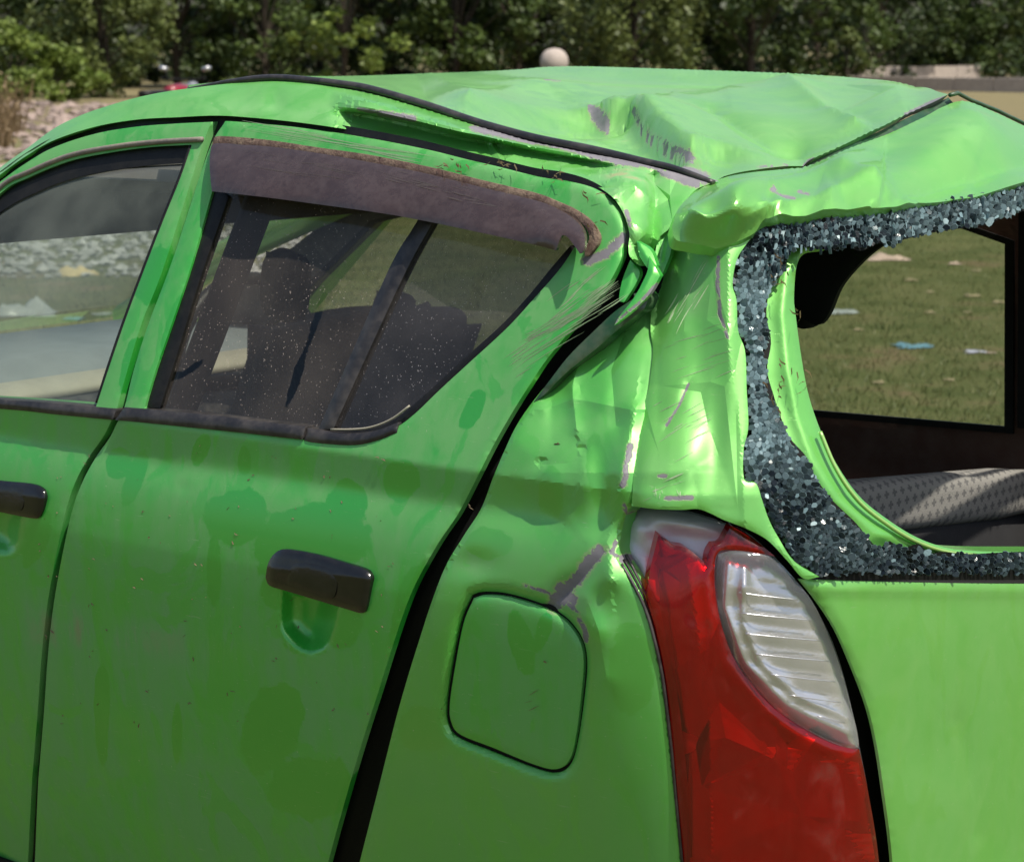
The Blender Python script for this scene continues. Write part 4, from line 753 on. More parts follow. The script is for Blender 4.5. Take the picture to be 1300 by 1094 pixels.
# --- unseen front and underside so the car stands as a whole
def slab(name, poly, y0, y1, mat, parent, axis='y', holes=(), smooth=False):
    """plate cut from an x-z outline with thickness along y"""
    loops = [np.array(poly, float)]+[np.array(h, float) for h in holes]; P = []; E = []; o = 0
    for L in loops: n = len(L); P += [Vector(p) for p in L]; E += [(o+i, o+(i+1) % n) for i in range(n)]; o += n
    v, e, f, *_ = delaunay_2d_cdt(P, E, [], 0, 1e-5); v = np.array([tuple(q) for q in v]); f = np.array([q for q in f if len(q) == 3]); c = v[f].mean(1); ok = inside(c[:, 0], c[:, 1], loops[0])
    for h in loops[1:]: ok &= ~inside(c[:, 0], c[:, 1], h)
    f = f[ok]; n = len(v); mk = (lambda q, t: (q[0], t, q[1])) if axis == 'y' else (lambda q, t: (q[0], q[1], t))
    V = [mk(q, y0) for q in v]+[mk(q, y1) for q in v]; Fs = [tuple(t) for t in f]+[tuple(t[::-1]+n) for t in f]; o = 0
    for L in loops:
        m = len(L); Fs += [(o+i, o+(i+1) % m, n+o+(i+1) % m, n+o+i) for i in range(m)]; o += m
    return mesh_obj(name, V, Fs, mat, parent, smooth)
YF = Y0+1.40
slab('floor_pan', [(-3.9, Y0+.06), (-1.3, Y0+.10), (-1.3, YF-.02), (-3.9, YF-.02)], .30, .36, DARK, car, axis='z')
arch = [(-1.72+.30*math.cos(a), .30+.30*math.sin(a)) for a in np.linspace(math.pi, 0, 13)]
slab('sill', [(-3.5, .22), (-2.05, .22), (-2.05, .32), (-3.5, .32)], Y0+.10, Y0+.20, PAINT, car)
for nm, poly, hole in (('front_door', [(-3.42, .26), (-2.33, .26), (-2.33, 1.27), (-2.62, 1.30), (-2.95, 1.21), (-3.42, .92)], [(-3.28, .875), (-2.41, .885), (-2.41, 1.21), (-2.55, 1.235), (-2.93, 1.15)]),
                       ('rear_door', [(-2.32, .26), (-1.85, .26), (-1.60, .62), (-1.20, .62), (-1.20, .90), (-1.42, 1.27), (-2.32, 1.27)], [(-2.24, .875), (-1.622, .888), (-1.632, 1.178), (-1.75, 1.21), (-2.24, 1.215)])):
    hb = np.array(hole); hm = hb.mean(0); o = slab(nm, poly, YF, YF+.05, PAINT, car, holes=[[tuple(hm+(q-hm)*np.array([1.03, 1.22])) for q in hb]]); o['label'] = 'green %s on the car\'s far side' % nm.replace('_', ' ')
    slab('door_card', [(p[0], p[1]) for p in poly], YF-.03, YF-.002, BROWNTRIM if nm == 'rear_door' else TRIM, o, holes=[hole])
    h = np.array(hole); cc = h.mean(0); slab('window_glass', [tuple(cc+(q-cc)*np.array([1.06, 1.26])) for q in h], YF+.020, YF+.0215, CLEARGLASS, o)
    c = h.mean(0); slab('window_seal', [tuple(c+(q-c)*1.03) for q in h], YF-.036, YF-.0305, RUBBER, o, holes=[[tuple(c+(q-c)*.975) for q in h]])
slab('far_pillar_trim', [(-1.600, .895), (-1.19, .90), (-1.40, 1.27), (-1.612, 1.27)], YF-.05, YF-.034, DARK, car)
slab('armrest', [(-2.2, .70), (-1.7, .70), (-1.7, .76), (-2.2, .78)], YF-.10, YF-.031, BROWNTRIM, car)
slab('headliner', [(-2.60, Y0+.20), (-1.46, Y0+.26), (-1.40, YF-.06), (-2.60, YF-.06)], 1.285, 1.300, LINER, car, axis='z')
slab('roof_header', [(-2.76, 1.238), (-2.58, 1.238), (-2.56, 1.30), (-2.66, 1.30)], Y0+.16, YF-.05, LINER, car)
for yy in (Y0+.25, Y0+.83): rbox('sun_visor', (-2.68, yy+.18, 1.243), (.02, .575, .10), .009, LINER, car, rot=Matrix.Rotation(.25, 3, 'Y'))
# windscreen, bonnet, dash
loft('windscreen', [[(-2.72, Y0+.16, 1.285), (-2.72, YF-.10, 1.285)], [(-3.62, Y0+.08, .925), (-3.62, YF-.04, .925)]], CLEARGLASS, car, closed=False, cap=False)
for yy in (YF-.05,): tube('windscreen_pillar', [(-2.70, yy-.05, 1.285), (-3.25, yy-.01, 1.09), (-3.62, yy+.02, .92)], .030, PAINT, car, n=10)
dash = loft('dashboard', [[(x, y, z) for x, z in ((-3.10, .60), (-3.06, .78), (-3.10, .90), (-3.20, .935), (-3.58, .925), (-3.60, .60))] for y in np.linspace(Y0+.08, YF-.04, 10)], DASH, car)
loft('dash_band', [[(x, y, z) for x, z in ((-3.058, .886), (-3.070, .899), (-3.11, .9145), (-3.125, .905), (-3.08, .886))] for y in np.linspace(Y0+.10, YF-.06, 10)], BEIGE, dash)
loft('glove_box', [[(x, y, z) for x, z in ((-3.05, .60), (-3.035, .76), (-3.048, .883), (-3.09, .883), (-3.09, .60))] for y in np.linspace(Y0+.10, YF-.06, 6)], TRIM, dash)
tube('wiper', [onX(40, 430, -3.60), onX(100, 427, -3.62), onX(152, 429, -3.64)], .008, RUBBER, car, n=6)
ang = np.linspace(0, 2*math.pi, 33)
sw = tube('steering_wheel', [(-2.92-.03*math.sin(a)*.5, Y0+1.02+.18*math.cos(a), .90+.17*math.sin(a)) for a in ang], .013, RUBBER, car, n=8, cap=False, up=(1, 0, 0.01))
tube('steering_spoke', [(-2.92, Y0+.85, .90), (-2.93, Y0+1.02, .89), (-2.92, Y0+1.19, .90)], .016, RUBBER, sw)
def bonnet_ring(x, z, w, d): return [(x, Y0+.70+w*k, z-d*abs(k)**3) for k in np.linspace(-1, 1, 11)]
loft('bonnet', [bonnet_ring(-3.60, .925, .66, .05), bonnet_ring(-3.9, .88, .66, .07), bonnet_ring(-4.25, .80, .63, .09), bonnet_ring(-4.45, .70, .58, .1), bonnet_ring(-4.52, .60, .55, .1)], PAINT, car, closed=False, cap=False)
farch = [(-3.98+.31*math.cos(a), .29+.31*math.sin(a)) for a in np.linspace(0, math.pi, 13)]
for ya, yb in ((Y0+.02, Y0+.07), (YF+.0, YF+.05)): slab('front_fender', [(-3.45, .26), (-3.45, .93), (-3.62, .91), (-4.2, .80), (-4.46, .66), (-4.50, .30), (-4.32, .28)]+farch[::-1], ya, yb, PAINT, car)
loft('front_bumper', [[(-4.50-dx, y, z) for dx, z in ((0, .25), (.05, .32), (.07, .45), (.04, .58), (-.03, .62), (-.06, .25))] for y, in [(v,) for v in np.linspace(Y0+.02, YF+.05, 9)]], PAINT, car)
loft('rear_bumper', [[(-1.22+dx+.03-.06*((y-(Y0+.72))/.7)**4, y, z) for dx, z in ((-.10, .22), (0, .24), (.05, .34), (.05, .46), (.0, .52), (-.10, .52))] for y in np.linspace(Y0+.04, YF+.02, 13)], PAINT, car)
slab('far_quarter_panel', [(-1.60, .30), (-1.22, .30), (-1.19, .90), (-1.21, .615), (-1.60, .615)][:3]+[(-1.19, .615), (-1.60, .615)], YF, YF+.05, PAINT, car)
def wheel(x, y, sgn):
    prof = [(.15, -.07), (.20, -.085), (.27, -.08), (.287, -.05), (.287, .05), (.27, .08), (.20, .085), (.15, .07)]
    A = np.linspace(0, 2*math.pi, 33)[:-1]
    t = loft('wheel', [[(x+r*math.cos(a), y+o, .285+r*math.sin(a)) for r, o in prof] for a in np.r_[A, 0]], TYRE, car, cap=False)
    loft('wheel_rim', [[(x+r*math.cos(a), y+sgn*o, .285+r*math.sin(a)) for a in A] for r, o in ((.165, .07), (.15, .05), (.10, .045), (.06, .06), (.01, .06))], STEEL, t, cap=False)
for x in (-1.72, -3.98): wheel(x, Y0+.14, -1); wheel(x, YF-.06, 1)
# seats
rot = Matrix.Rotation(math.radians(-6), 3, 'X')
def seat_front(y, hz, dx, dz):
    s = rbox('front_seat', (-2.60+dx, y, .52), (.50, .46, .16), .05, DARKCLOTH, car, puff=.02)
    rbox('seat_back', (-2.42+dx, y, .80+dz), (.13, .46, .52), .05, DARKCLOTH, s, rot=Matrix.Rotation(math.radians(14), 3, 'Y'), puff=.02)
    rbox('headrest', hz, (.05, .15, .09), .024, DARKCLOTH, s, rot=Matrix.Rotation(TH+.25, 3, 'Z') @ Matrix.Rotation(.1, 3, 'Y'), puff=.005)
seat_front(Y0+.40, onY(362, 362, Y0+.42), -.34, -.16); seat_front(Y0+1.02, onY(500, 405, Y0+1.0), -.28, -.04)
rs = rbox('rear_seat', (-1.84, Y0+.70, .50), (.50, 1.2, .16), .05, BLACKCLOTH, car, puff=.02)
rbox('seat_back', (-1.61, 2.74, .665), (.10, 1.12, .42), .04, BLACKCLOTH, rs, rot=rot, puff=.01)
rbox('seat_top', (-1.572, 2.735, .862), (.055, 1.14, .076), .022, FABRIC, rs, rot=rot)
rbox('belt_guide', onY(1030, 372, Y0+.42), (.05, .05, .085), .02, DARK, car, rot=Matrix.Rotation(.5, 3, 'Y'))
panel('pillar_lining', [[(1000, 312), (1040, 306), (1130, 298), (1098, 328), (1068, 362), (1052, 398), (1038, 413), (1018, 404)], [(1018, 404), (1000, 360), (1000, 312)]], lambda px, py: dY(px, py, Y0+.36), DARK, car, s=8, flange=.008)
rbox('cargo_floor', (-1.40, Y0+.70, .48), (.36, 1.25, .05), .02, BLACKCLOTH, car)
tube('centre_pillar', [(-2.23, Y0+.13, .40), (-2.20, Y0+.12, .95), (-2.10, Y0+.21, 1.29)], .034, DARK, car, n=8, flat=.6)
quad_strip('gap_lining', at(*(lambda q: (q[:, 0], q[:, 1], BODY(q[:, 0], q[:, 1])+.02))(spline([(x-10, y) for x, y in BPIL[::-1]], 8))), at(*(lambda q: (q[:, 0], q[:, 1], BODY(q[:, 0], q[:, 1])+.02))(spline([(x+14, y) for x, y in BPIL[::-1]], 8))), RUBBER, car)
quad_strip('gap_lining', at(*(lambda q: (q[:, 0], q[:, 1], BODY(q[:, 0], q[:, 1]+4)+.02))(spline([(x, y-8) for x, y in GAPL+GAPR[1:]], 8))), at(*(lambda q: (q[:, 0], q[:, 1], BODY(q[:, 0], q[:, 1])+.02))(spline([(x, y+9) for x, y in GAPL+GAPR[1:]], 8))), RUBBER, car)
quad_strip('gap_lining', at(*(lambda q: (q[:, 0], q[:, 1], BODY(q[:, 0], q[:, 1])+.02))(spline([(x-12, y) for x, y in FRONTL[:13]], 8))), at(*(lambda q: (q[:, 0], q[:, 1], BODY(q[:, 0], q[:, 1])+.02))(spline([(x+16, y) for x, y in FRONTL[:13]], 8))), RUBBER, car)

# ------------------------------------------------------------------ beyond the car
rr = np.random.RandomState(77)
def leaf_cloud(name, cen, nrm_up, size, mat, parent, seed, asp=.55, droop=0.):
    """many separate leaves: cen (N,3)"""
    rr = np.random.RandomState(seed); N = len(cen); nv = rr.normal(size=(N, 3)); nv[:, 2] = np.abs(nv[:, 2])+nrm_up; nv /= np.linalg.norm(nv, axis=1)[:, None]
    t = rr.normal(size=(N, 3)); t[:, 2] -= droop; t -= (t*nv).sum(1)[:, None]*nv; t /= np.linalg.norm(t, axis=1)[:, None]; b = np.cross(nv, t)
    s = size*rr.uniform(.6, 1.3, N)[:, None]; V = np.empty((N, 4, 3)); V[:, 0] = cen-t*s; V[:, 1] = cen+b*s*asp; V[:, 2] = cen+t*s; V[:, 3] = cen-b*s*asp
    me = bpy.data.meshes.new(name); me.vertices.add(4*N); me.vertices.foreach_set('co', V.ravel()); me.loops.add(4*N); me.loops.foreach_set('vertex_index', np.arange(4*N)); me.polygons.add(N); me.polygons.foreach_set('loop_start', np.arange(N)*4); me.polygons.foreach_set('loop_total', np.full(N, 4))
    me.update(); me.materials.append(mat); a = me.color_attributes.new('wear', 'FLOAT_COLOR', 'POINT'); c = np.repeat(np.clip(rr.normal(.5, .25, N), 0, 1), 4); a.data.foreach_set('color', np.c_[c, c, c, np.ones_like(c)].astype(np.float32).ravel())
    return link(bpy.data.objects.new(name, me), parent)
LEAF = {'dark': leaf_mat('dark_leaves', (.022, .040, .012), (.060, .090, .022)), 'mid': leaf_mat('mid_leaves', (.040, .070, .016), (.10, .145, .034)), 'bright': leaf_mat('bright_leaves', (.095, .15, .025), (.22, .28, .06)), 'olive': leaf_mat('olive_leaves', (.075, .105, .028), (.165, .20, .058))}
def tree_mesh(kind, h, r, seed, size, base=.3, clumps=60, per=130, droop=0.):
    """returns leaf centres of a crown built from twig clumps, and trunk/limb polylines, at the origin"""
    rr = np.random.RandomState(seed); C = []; limbs = [[(0, 0, -.1), (rr.normal()*.1, rr.normal()*.1, h*.35), (rr.normal()*.25, rr.normal()*.25, h*.8)]]
    for _ in range(clumps):
        u = rr.rand()**.8; z = base+(h-base)*u; prof = (math.sin(math.pi*min(1, .18+.80*u))**.7); a = rr.uniform(0, 6.28); R = r*prof*rr.uniform(.45, 1.05)
        c = np.array([R*math.cos(a), R*math.sin(a), z]); e = rr.uniform(.22, .5)*r*.55
        d = rr.normal(size=(per, 3)); d /= np.linalg.norm(d, axis=1)[:, None]; q = d*(rr.rand(per)**.5)[:, None]*e*np.array([1, 1, .75+droop]); q[:, 2] -= droop*np.abs(rr.normal(size=per))*.3
        C.append(c+q)
        if rr.rand() < .35: limbs.append([(0, 0, z*.35), (c[0]*.5, c[1]*.5, z*.7), tuple(c)])
    return np.vstack(C), limbs
def make_tree(name, label, cat, loc, kind, h, r, seed, size, group=None, **kw):
    t = empty(name, loc, label, cat, group); C, limbs = tree_mesh(kind, h, r, seed, size, **kw); C = C[C[:, 2] > .02]
    V = []; Fs = []
    for i, L in enumerate(limbs):
        P = spline(L, .25); r0 = .02+.016*h if i == 0 else .012+.004*h; n = 6
        for j, p in enumerate(P):
            rad = r0*(1-.85*j/(len(P)-1))
            for k in range(n): V.append((p[0]+rad*math.cos(k*6.283/n), p[1]+rad*math.sin(k*6.283/n), p[2]))
        b = len(V)-len(P)*n
        for j in range(len(P)-1):
            for k in range(n): Fs.append((b+j*n+k, b+j*n+(k+1) % n, b+(j+1)*n+(k+1) % n, b+(j+1)*n+k))
    tr = mesh_obj('trunk', V, Fs, BARK, None); tr.parent = t
    cr = leaf_cloud('crown', C, .5, size, LEAF[kind], None, seed+1, droop=kw.get('droop', 0.)); cr.parent = t
    return t
def gp(px, D, z=0.):
    """a place on the ground in the direction of column px, D metres ahead"""
    p = FH*D+RV*((px-CX)/F*D); return (p[0], p[1], z)
# front shrubs and trees, each where its base meets the field
make_tree('shrub', 'bright yellow-green shrub at the edge of the rubble, left of the bushy olive tree', 'shrub', gp(20, 60), 'bright', 1.9, 1.3, 1, .085, base=.05, clumps=46, per=110)
make_tree('shrub', 'low bright green shrub in front of the dark tree trunks', 'shrub', gp(75, 61), 'bright', 1.3, 1.2, 2, .08, base=.05, clumps=36, per=100)
make_tree('bushy_tree', 'bushy olive-green tree with upright feathery branches beside the rubble', 'tree', gp(135, 66), 'olive', 4.0, 1.9, 3, .09, base=.1, clumps=90, per=130, droop=.25)
make_tree('shrub', 'small leafy shrub standing out light green against dark trees above the roof', 'shrub', gp(1070, 74), 'olive', 1.9, .7, 4, .08, base=.05, clumps=26, per=80)
make_tree('poplar_tree', 'light-leaved poplar sapling above the roof moulding', 'tree', gp(440, 66), 'bright', 4.6, 1.5, 5, .10, base=.2, clumps=60, per=80)
make_tree('poplar_tree', 'spreading light-leaved poplar with leaves catching the sun', 'tree', gp(340, 74), 'mid', 6.0, 2.4, 6, .11, base=.2, clumps=80, per=110)
make_tree('willow_tree', 'drooping willow with hanging yellow-green twigs behind the ball-topped post', 'tree', gp(800, 72), 'olive', 6.0, 2.0, 7, .10, base=.3, clumps=80, per=130, droop=1.2)
make_tree('leafy_tree', 'pale leafy tree behind the concrete parapet', 'tree', gp(1030, 84), 'mid', 6.2, 2.6, 8, .12, base=.2, clumps=90, per=110)
make_tree('leafy_tree', 'bright crowned leafy tree at the far end of the concrete parapet', 'tree', gp(1200, 96), 'mid', 4.4, 2.3, 9, .12, base=.2, clumps=80, per=110)
make_tree('leafy_tree', 'light olive tree beyond the dry grass bank', 'tree', gp(1330, 98), 'olive', 6.4, 2.6, 10, .12, base=.2, clumps=80, per=110)
lab = 'dense dark green tree in the tree line beyond the field'
protos = [tree_mesh('dark', 7.0, 2.7, 20+i, .12, base=.15, clumps=95, per=120) for i in range(3)]
proto_trees = []
spots = [(-260, 80), (-130, 76), (-20, 74), (60, 78), (230, 80), (300, 84), (410, 82), (500, 80), (580, 78), (660, 80), (730, 84), (880, 80), (950, 78), (1110, 90), (1290, 104), (1420, 100), (1560, 96)]
for i, (px, D) in enumerate(spots):
    if i < 3:
        t = make_tree('dense_tree', lab, 'tree', gp(px, D), 'dark' if i != 1 else 'mid', 7.2, 2.7, 20+i, .12, group='dark trees of the tree line', base=.12, clumps=100, per=125); proto_trees.append(t)
    else:
        src = proto_trees[(i*2) % 3]; t = src.copy(); col.objects.link(t); t.location = gp(px, D); t.rotation_euler = (0, 0, i*1.7); k = 1+.12*math.sin(i*2.3); t.scale = (k, k, k*1.02)
        for ch in src.children:
            c = ch.copy(); col.objects.link(c); c.parent = t
# far wood that closes the view
C = []; rr = np.random.RandomState(5)
for i in range(560):
    px = rr.uniform(-500, 1150) if i % 5 else rr.uniform(1230, 1800); D = rr.uniform(90, 112); c = np.array(gp(px, D, .2+7.3*rr.rand()**1.5)); d = rr.normal(size=(130, 3))*np.array([.75, .75, .6]); C.append(c+d)
for i in range(60):
    px = rr.uniform(1140, 1240); D = rr.uniform(100, 112); c = np.array(gp(px, D, rr.uniform(.2, 2.3))); C.append(c+rr.normal(size=(130, 3))*np.array([.75, .75, .45]))
o = leaf_cloud('far_wood', np.vstack(C), .4, .17, LEAF['dark'], None, 9); tag(o, 'far dark wood closing the view behind the tree line', None, None, 'stuff')
# rubble bank and gravel
def pebbles(name, n, place, smin, smax, mat, seed, label):
    rr = np.random.RandomState(seed); base = np.array([(1, 0, 0), (-1, 0, 0), (0, 1, 0), (0, -1, 0), (0, 0, 1), (0, 0, -.6), (.7, .7, .3), (-.7, .6, .35), (.5, -.75, .4), (-.6, -.6, .5)]); f8 = [(4, 6, 7), (4, 7, 9), (4, 9, 8), (4, 8, 6), (0, 2, 6), (2, 7, 6), (2, 1, 7), (1, 9, 7), (1, 3, 9), (3, 8, 9), (3, 0, 8), (0, 6, 8), (0, 5, 2), (2, 5, 1), (1, 5, 3), (3, 5, 0)]
    V = []; Fs = []; W = []
    for _ in range(n):
        p = place(rr); s = smin*(smax/smin)**(rr.rand()**2.2); a = rr.uniform(0, 6.28); R = np.array([[math.cos(a), -math.sin(a), 0], [math.sin(a), math.cos(a), 0], [0, 0, 1]]); q = (base*rr.uniform(.7, 1.15, base.shape)*np.array([1, .75, .55])*s)@R.T+p; b = len(V)
        V += list(q); Fs += [tuple(b+i for i in t) for t in f8]; c = rr.rand(); W += [(c, 0, 0, 1)]*10
    o = mesh_obj(name, V, Fs, mat, None, False, W); return tag(o, label, None, None, 'stuff')
def stone_attr(name, a, b):
    g = G(name); w_ = g.wear(); c = g.mix(w_[0], a, b); c = g.mix(g.math('MULTIPLY', g.noise(12, 4), .5), c, (.20, .17, .15)); g.pbr(Base_Color=c, Roughness=.92, Normal=g.bump(g.noise(30, 4), .5, .01)); return g.m
RUB = stone_attr('rubble_stones', (.15, .11, .095), (.36, .27, .23)); PEB = stone_attr('pale_pebbles', (.22, .23, .22), (.52, .52, .50))
pebbles('rubble', 3200, lambda r: np.array(gp(r.uniform(-420, 170), r.uniform(24, 58), .02)), .04, .24, RUB, 3, 'heap of pinkish grey rubble and stones at the edge of the field')
pebbles('gravel', 3000, lambda r: np.array(gp(r.uniform(-300, 420), 15.+7*r.rand()**1.0, .01)), .02, .085, PEB, 4, 'scattered pale pebbles on the ground beyond the car')
# short grass
N = 90000; rr = np.random.RandomState(6); D = 8.5+20*rr.rand(N)**1.5; px = rr.uniform(-500, 1900, N); base = FH[None]*D[:, None]+RV[None]*((px-CX)/F*D)[:, None]
a = rr.uniform(0, 6.28, N); h = rr.uniform(.012, .04, N); dr = np.stack([np.cos(a), np.sin(a), np.zeros(N)], 1); lean = rr.normal(size=(N, 3))*.016; lean[:, 2] = h
V = np.empty((N, 3, 3)); V[:, 0] = base-dr*.0035; V[:, 1] = base+dr*.0035; V[:, 2] = base+lean
me = bpy.data.meshes.new('grass'); me.vertices.add(3*N); me.vertices.foreach_set('co', V.ravel()); me.loops.add(3*N); me.loops.foreach_set('vertex_index', np.arange(3*N)); me.polygons.add(N); me.polygons.foreach_set('loop_start', np.arange(N)*3); me.polygons.foreach_set('loop_total', np.full(N, 3)); me.update(); me.materials.append(GRASS)
at_ = me.color_attributes.new('wear', 'FLOAT_COLOR', 'POINT'); c = np.repeat(np.clip(rr.normal(.45, .3, N), 0, 1), 3); at_.data.foreach_set('color', np.c_[c, c, c, np.ones_like(c)].astype(np.float32).ravel())
tag(link(bpy.data.objects.new('grass', me)), 'short worn grass of the field seen through the car windows', None, None, 'stuff')
# dead brown weeds on the rubble
def weed(loc, h, seed, label):
    t = empty('dead_weed', loc, label, 'weed', 'dead weeds on the rubble'); rr = np.random.RandomState(seed); V = []; Fs = []; W = []
    for _ in range(46):
        a = rr.uniform(0, 6.28); q = np.array([rr.normal()*.1, rr.normal()*.1, 0]); d = np.array([math.cos(a)*rr.uniform(.1, .5), math.sin(a)*rr.uniform(.1, .5), 1])*h*rr.uniform(.5, 1); p = spline([q, q+d*.5, q+d+np.array([rr.normal()*.08, rr.normal()*.08, 0])], .12); b = len(V)
        for i, v in enumerate(p): r_ = .014*(1-.8*i/len(p)); V += [v-RV*r_, v+RV*r_]; W += [(rr.rand(), 0, 0, 1)]*2
        Fs += [(b+2*i, b+2*i+1, b+2*i+3, b+2*i+2) for i in range(len(p)-1)]
    o = mesh_obj('stems', V, Fs, DRY, None, False, W); o.parent = t
    C = np.array(V)[rr.randint(0, len(V), 260)]+rr.normal(size=(260, 3))*.04; lf = leaf_cloud('dry_leaves', C, .2, .035, DRY, None, seed); lf.parent = t
weed(gp(20, 38), 1.0, 1, 'taller dead brown weed with bare stems standing on the rubble'); weed(gp(2, 33), .75, 2, 'shorter dead brown weed in front of the taller one on the rubble')
# ball-topped post
post = empty('stone_post', gp(703, 32), 'weathered concrete post with a rounded ball top behind the roof', 'post')
n = 24; prof = [(.20, 0), (.20, .12), (.14, .16), (.13, .95), (.16, .98), (.16, 1.02), (.10, 1.05), (.14, 1.09), (.18, 1.16), (.192, 1.23), (.18, 1.30), (.145, 1.36), (.09, 1.40), (.01, 1.415)]
px_, py_, _ = post.location
def ringp(prof): return [[(px_+r*math.cos(k*6.2832/n), py_+r*math.sin(k*6.2832/n), z) for k in range(n)] for r, z in prof]
loft('shaft', ringp(prof[:7]), CONCRETE, post); loft('ball_cap', ringp(prof[6:]), CONCRETE, post)
# parapet on the right
def parapet(pa, Da, pb, Db, z0, z1, th, label, name='parapet'):
    a = np.array(gp(pa, Da)); b = np.array(gp(pb, Db)); t = (b-a)/np.linalg.norm(b-a); nn = np.array([-t[1], t[0], 0])*th; L = np.linalg.norm(b-a); m = int(L/1.6)+1; t_ = empty(name, tuple(a), label, 'wall')
    for i in range(m):
        s0, s1 = L*i/m+.015, L*(i+1)/m-.015; q = [a+t*s0-nn, a+t*s1-nn, a+t*s1+nn, a+t*s0+nn]; dz = .01*math.sin(i*2.1)
        mesh_obj('concrete_block', [(*v[:2], z0) for v in q]+[(*v[:2], z1+dz) for v in q], [(0, 1, 5, 4), (1, 2, 6, 5), (2, 3, 7, 6), (3, 0, 4, 7), (4, 5, 6, 7)], CONCRETE, t_, False)
parapet(1085, 88, 1232, 92, 0, .62, .2, 'upper run of pale concrete parapet along the road'); parapet(1070, 78, 1420, 70, 0, .42, .25, 'long low concrete parapet in front of the trees')
# motorcycle
def motorcycle(loc, rz):
    m = empty('motorcycle', loc, 'red motorcycle parked under the trees behind the roof', 'motorcycle'); M = Matrix.Translation(loc) @ Matrix.Rotation(rz, 4, 'Z'); T = lambda pts: [tuple(M @ Vector(p)) for p in pts]
    RED = simple('red_tank_paint', (.22, .012, .018), .3, coat=.6); BLK = RUBBER; MET = simple('grey_metal', (.45, .45, .47), .35, .7); A = np.linspace(0, 6.2832, 25)
    for x in (-.62, .62):
        w_ = tube('wheel', T([(x+.28*math.cos(a), 0, .30+.28*math.sin(a)) for a in A]), .035, TYRE, m, cap=False, up=(0.01, 1, 0)); tube('hub', T([(x, -.06, .30), (x, .06, .30)]), .05, MET, w_)
    tube('frame', T([(.45, 0, .85), (.1, 0, .45), (-.3, 0, .42), (-.6, 0, .55), (-.5, 0, .72), (.4, 0, .76)]), .025, BLK, m); loft('fuel_tank', [T([(x, .13*w_*math.cos(a), .82+.10*h_*math.sin(a)) for a in A[:-1]]) for x, w_, h_ in ((-.12, .5, .6), (0, .9, .9), (.2, 1.1, 1.1), (.34, .9, .9), (.42, .4, .4))], RED, m)
    loft('seat', [T([(x, .12*w_*math.cos(a), .80+.05*math.sin(a)) for a in A[:-1]]) for x, w_ in ((-.75, .5), (-.6, .9), (-.3, 1), (-.1, .8))], BLK, m); tube('fork', T([(.62, .08, .30), (.44, .08, .92)]), .025, MET, m); tube('fork', T([(.62, -.08, .30), (.44, -.08, .92)]), .025, MET, m)
    tube('handlebar', T([(.30, .36, 1.0), (.42, .15, .98), (.42, -.15, .98), (.30, -.36, 1.0)]), .014, BLK, m); loft('headlamp', [T([(.46+dx, r_*math.cos(a), .86+r_*math.sin(a)) for a in A[:-1]]) for dx, r_ in ((0, .05), (.05, .09), (.12, .09), (.14, .07))], MET, m)
    for s in (-1, 1): mr = tube('mirror', T([(.36, s*.30, 1.12), (.36, s*.40, 1.14)]), .05, MET, m, flat=.7); tube('mirror_stem', T([(.36, s*.26, .99), (.36, s*.33, 1.11)]), .008, BLK, mr)
    loft('engine', [T([(x, .12*math.cos(a), .42+.14*math.sin(a)) for a in A[:-1]]) for x in (-.12, 0, .12, .2)], MET, m); loft('mudguard', [T([(-.62+.34*math.cos(a), y, .30+.34*math.sin(a)) for y in (-.07, 0, .07)]) for a in np.linspace(.4, 2.6, 9)], RED, m, closed=False, cap=False)
motorcycle(Vector(gp(222, 33)), TH+1.15)
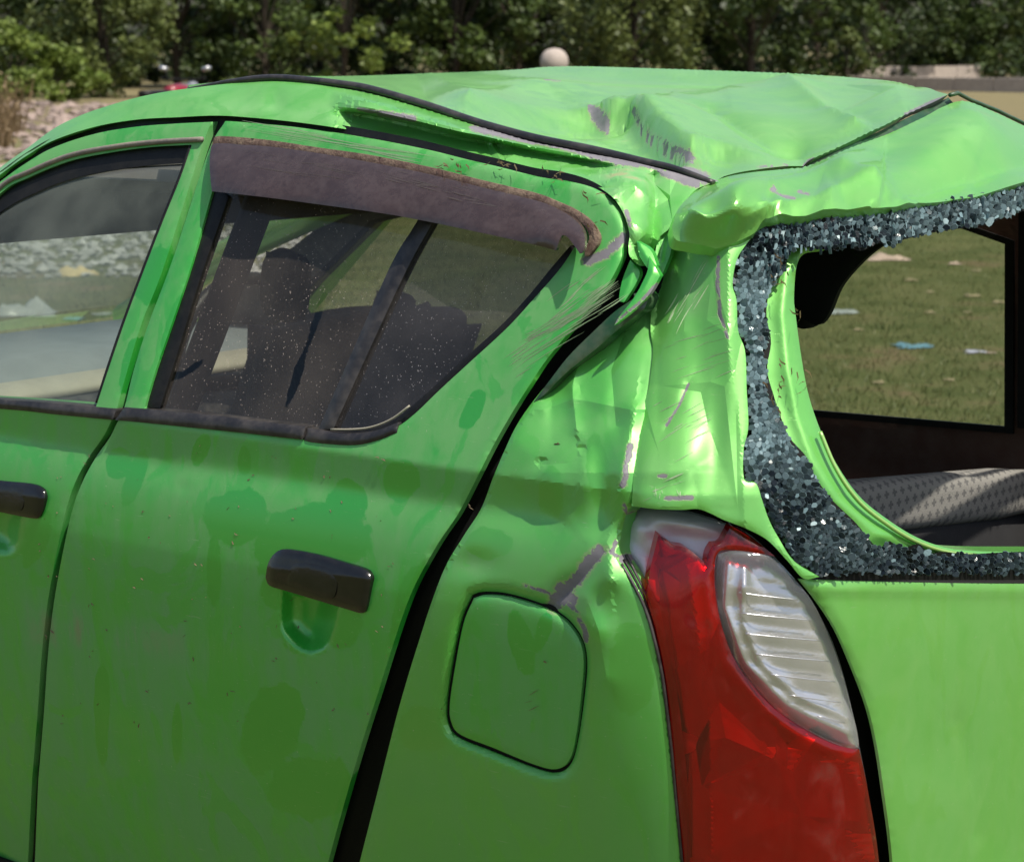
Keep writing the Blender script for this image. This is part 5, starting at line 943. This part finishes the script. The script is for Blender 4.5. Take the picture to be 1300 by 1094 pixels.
# litter on the grass
def litter(name, px, py, size, mat, seed, label, thick=.35):
    p = onZ(px, py, 0.0); rr = np.random.RandomState(seed); n, m = 9, 7; V = []; Fs = []
    for i in range(n):
        for j in range(m):
            u, v = i/(n-1)*2-1, j/(m-1)*2-1; q = p+(RV*u+FH*v*.8)*size*.5*(1+.22*math.sin(3*math.atan2(v, u)+seed)+.06*rr.normal()); V.append((q[0], q[1], .006+size*thick*.16*(1+math.sin(u*3.1+seed)*math.cos(v*2.7+seed*2)+.5*math.sin(u*6+v*5+seed))*(1-max(abs(u), abs(v))**4)))
    for i in range(n-1):
        for j in range(m-1): Fs.append((i*m+j, (i+1)*m+j, (i+1)*m+j+1, i*m+j+1))
    return tag(mesh_obj(name, V, Fs, mat, None), label, 'litter')
BLUEP = simple('blue_plastic_film', (.16, .30, .38), .35, scale=8); WHITEP = simple('white_plastic_film', (.34, .36, .34), .4, scale=8); YELP = simple('yellow_paper', (.55, .42, .20), .8, scale=8); LILAC = simple('lilac_wrapper', (.45, .43, .52), .5, scale=8); PINKS = simple('pinkish_paper', (.50, .36, .30), .8, scale=8)
litter('plastic_bag', 1160, 441, .17, BLUEP, 1, 'flattened blue plastic bag lying on the grass seen through the rear window')
litter('wrapper', 1238, 448, .10, LILAC, 2, 'pale lilac wrapper lying on the grass near the blue bag'); litter('paper_scrap', 1258, 449, .05, PINKS, 3, 'tiny pink paper scrap beside the lilac wrapper', .1)
litter('plastic_bag', 35, 400, .30, WHITEP, 4, 'crumpled white plastic bag seen through the front door window', .9); litter('plastic_bag', 93, 406, .10, BLUEP, 5, 'small blue plastic scrap beside the crumpled white bag'); litter('paper_scrap', 128, 400, .10, WHITEP, 6, 'small white scrap to the side of the blue scrap')
litter('cardboard_piece', 97, 350, .24, YELP, 7, 'torn yellowish cardboard piece lying below the pebbles', .8); litter('paper_scrap', 1070, 398, .14, WHITEP, 8, 'whitish paper scrap on the grass near the window rim', .6); litter('paper_scrap', 1126, 330, .26, PINKS, 9, 'pinkish paper sheet on the far grass under the broken glass', .5)
litter('paper_scrap', 1212, 336, .08, PINKS, 10, 'small pinkish scrap on the far grass beyond the blue bag', .6)
def leaf_litter(spots):
    for i, (x, y, s) in enumerate(spots):
        o = litter('fallen_leaf', x, y, s, simple('dry_leaf', (.26, .21, .12), .8, scale=20) if i == 0 else bpy.data.materials['dry_leaf'], 20+i, 'curled dry leaf lying on the grass beyond the car', .7); o['category'] = 'leaf'; o['group'] = 'dry leaves on the grass'
leaf_litter([(1235, 377, .09), (1268, 385, .07), (1157, 357, .08), (1180, 372, .05), (1205, 484, .05), (1115, 487, .05), (1240, 345, .06), (1228, 398, .05), (1090, 420, .05), (1180, 398, .06)])
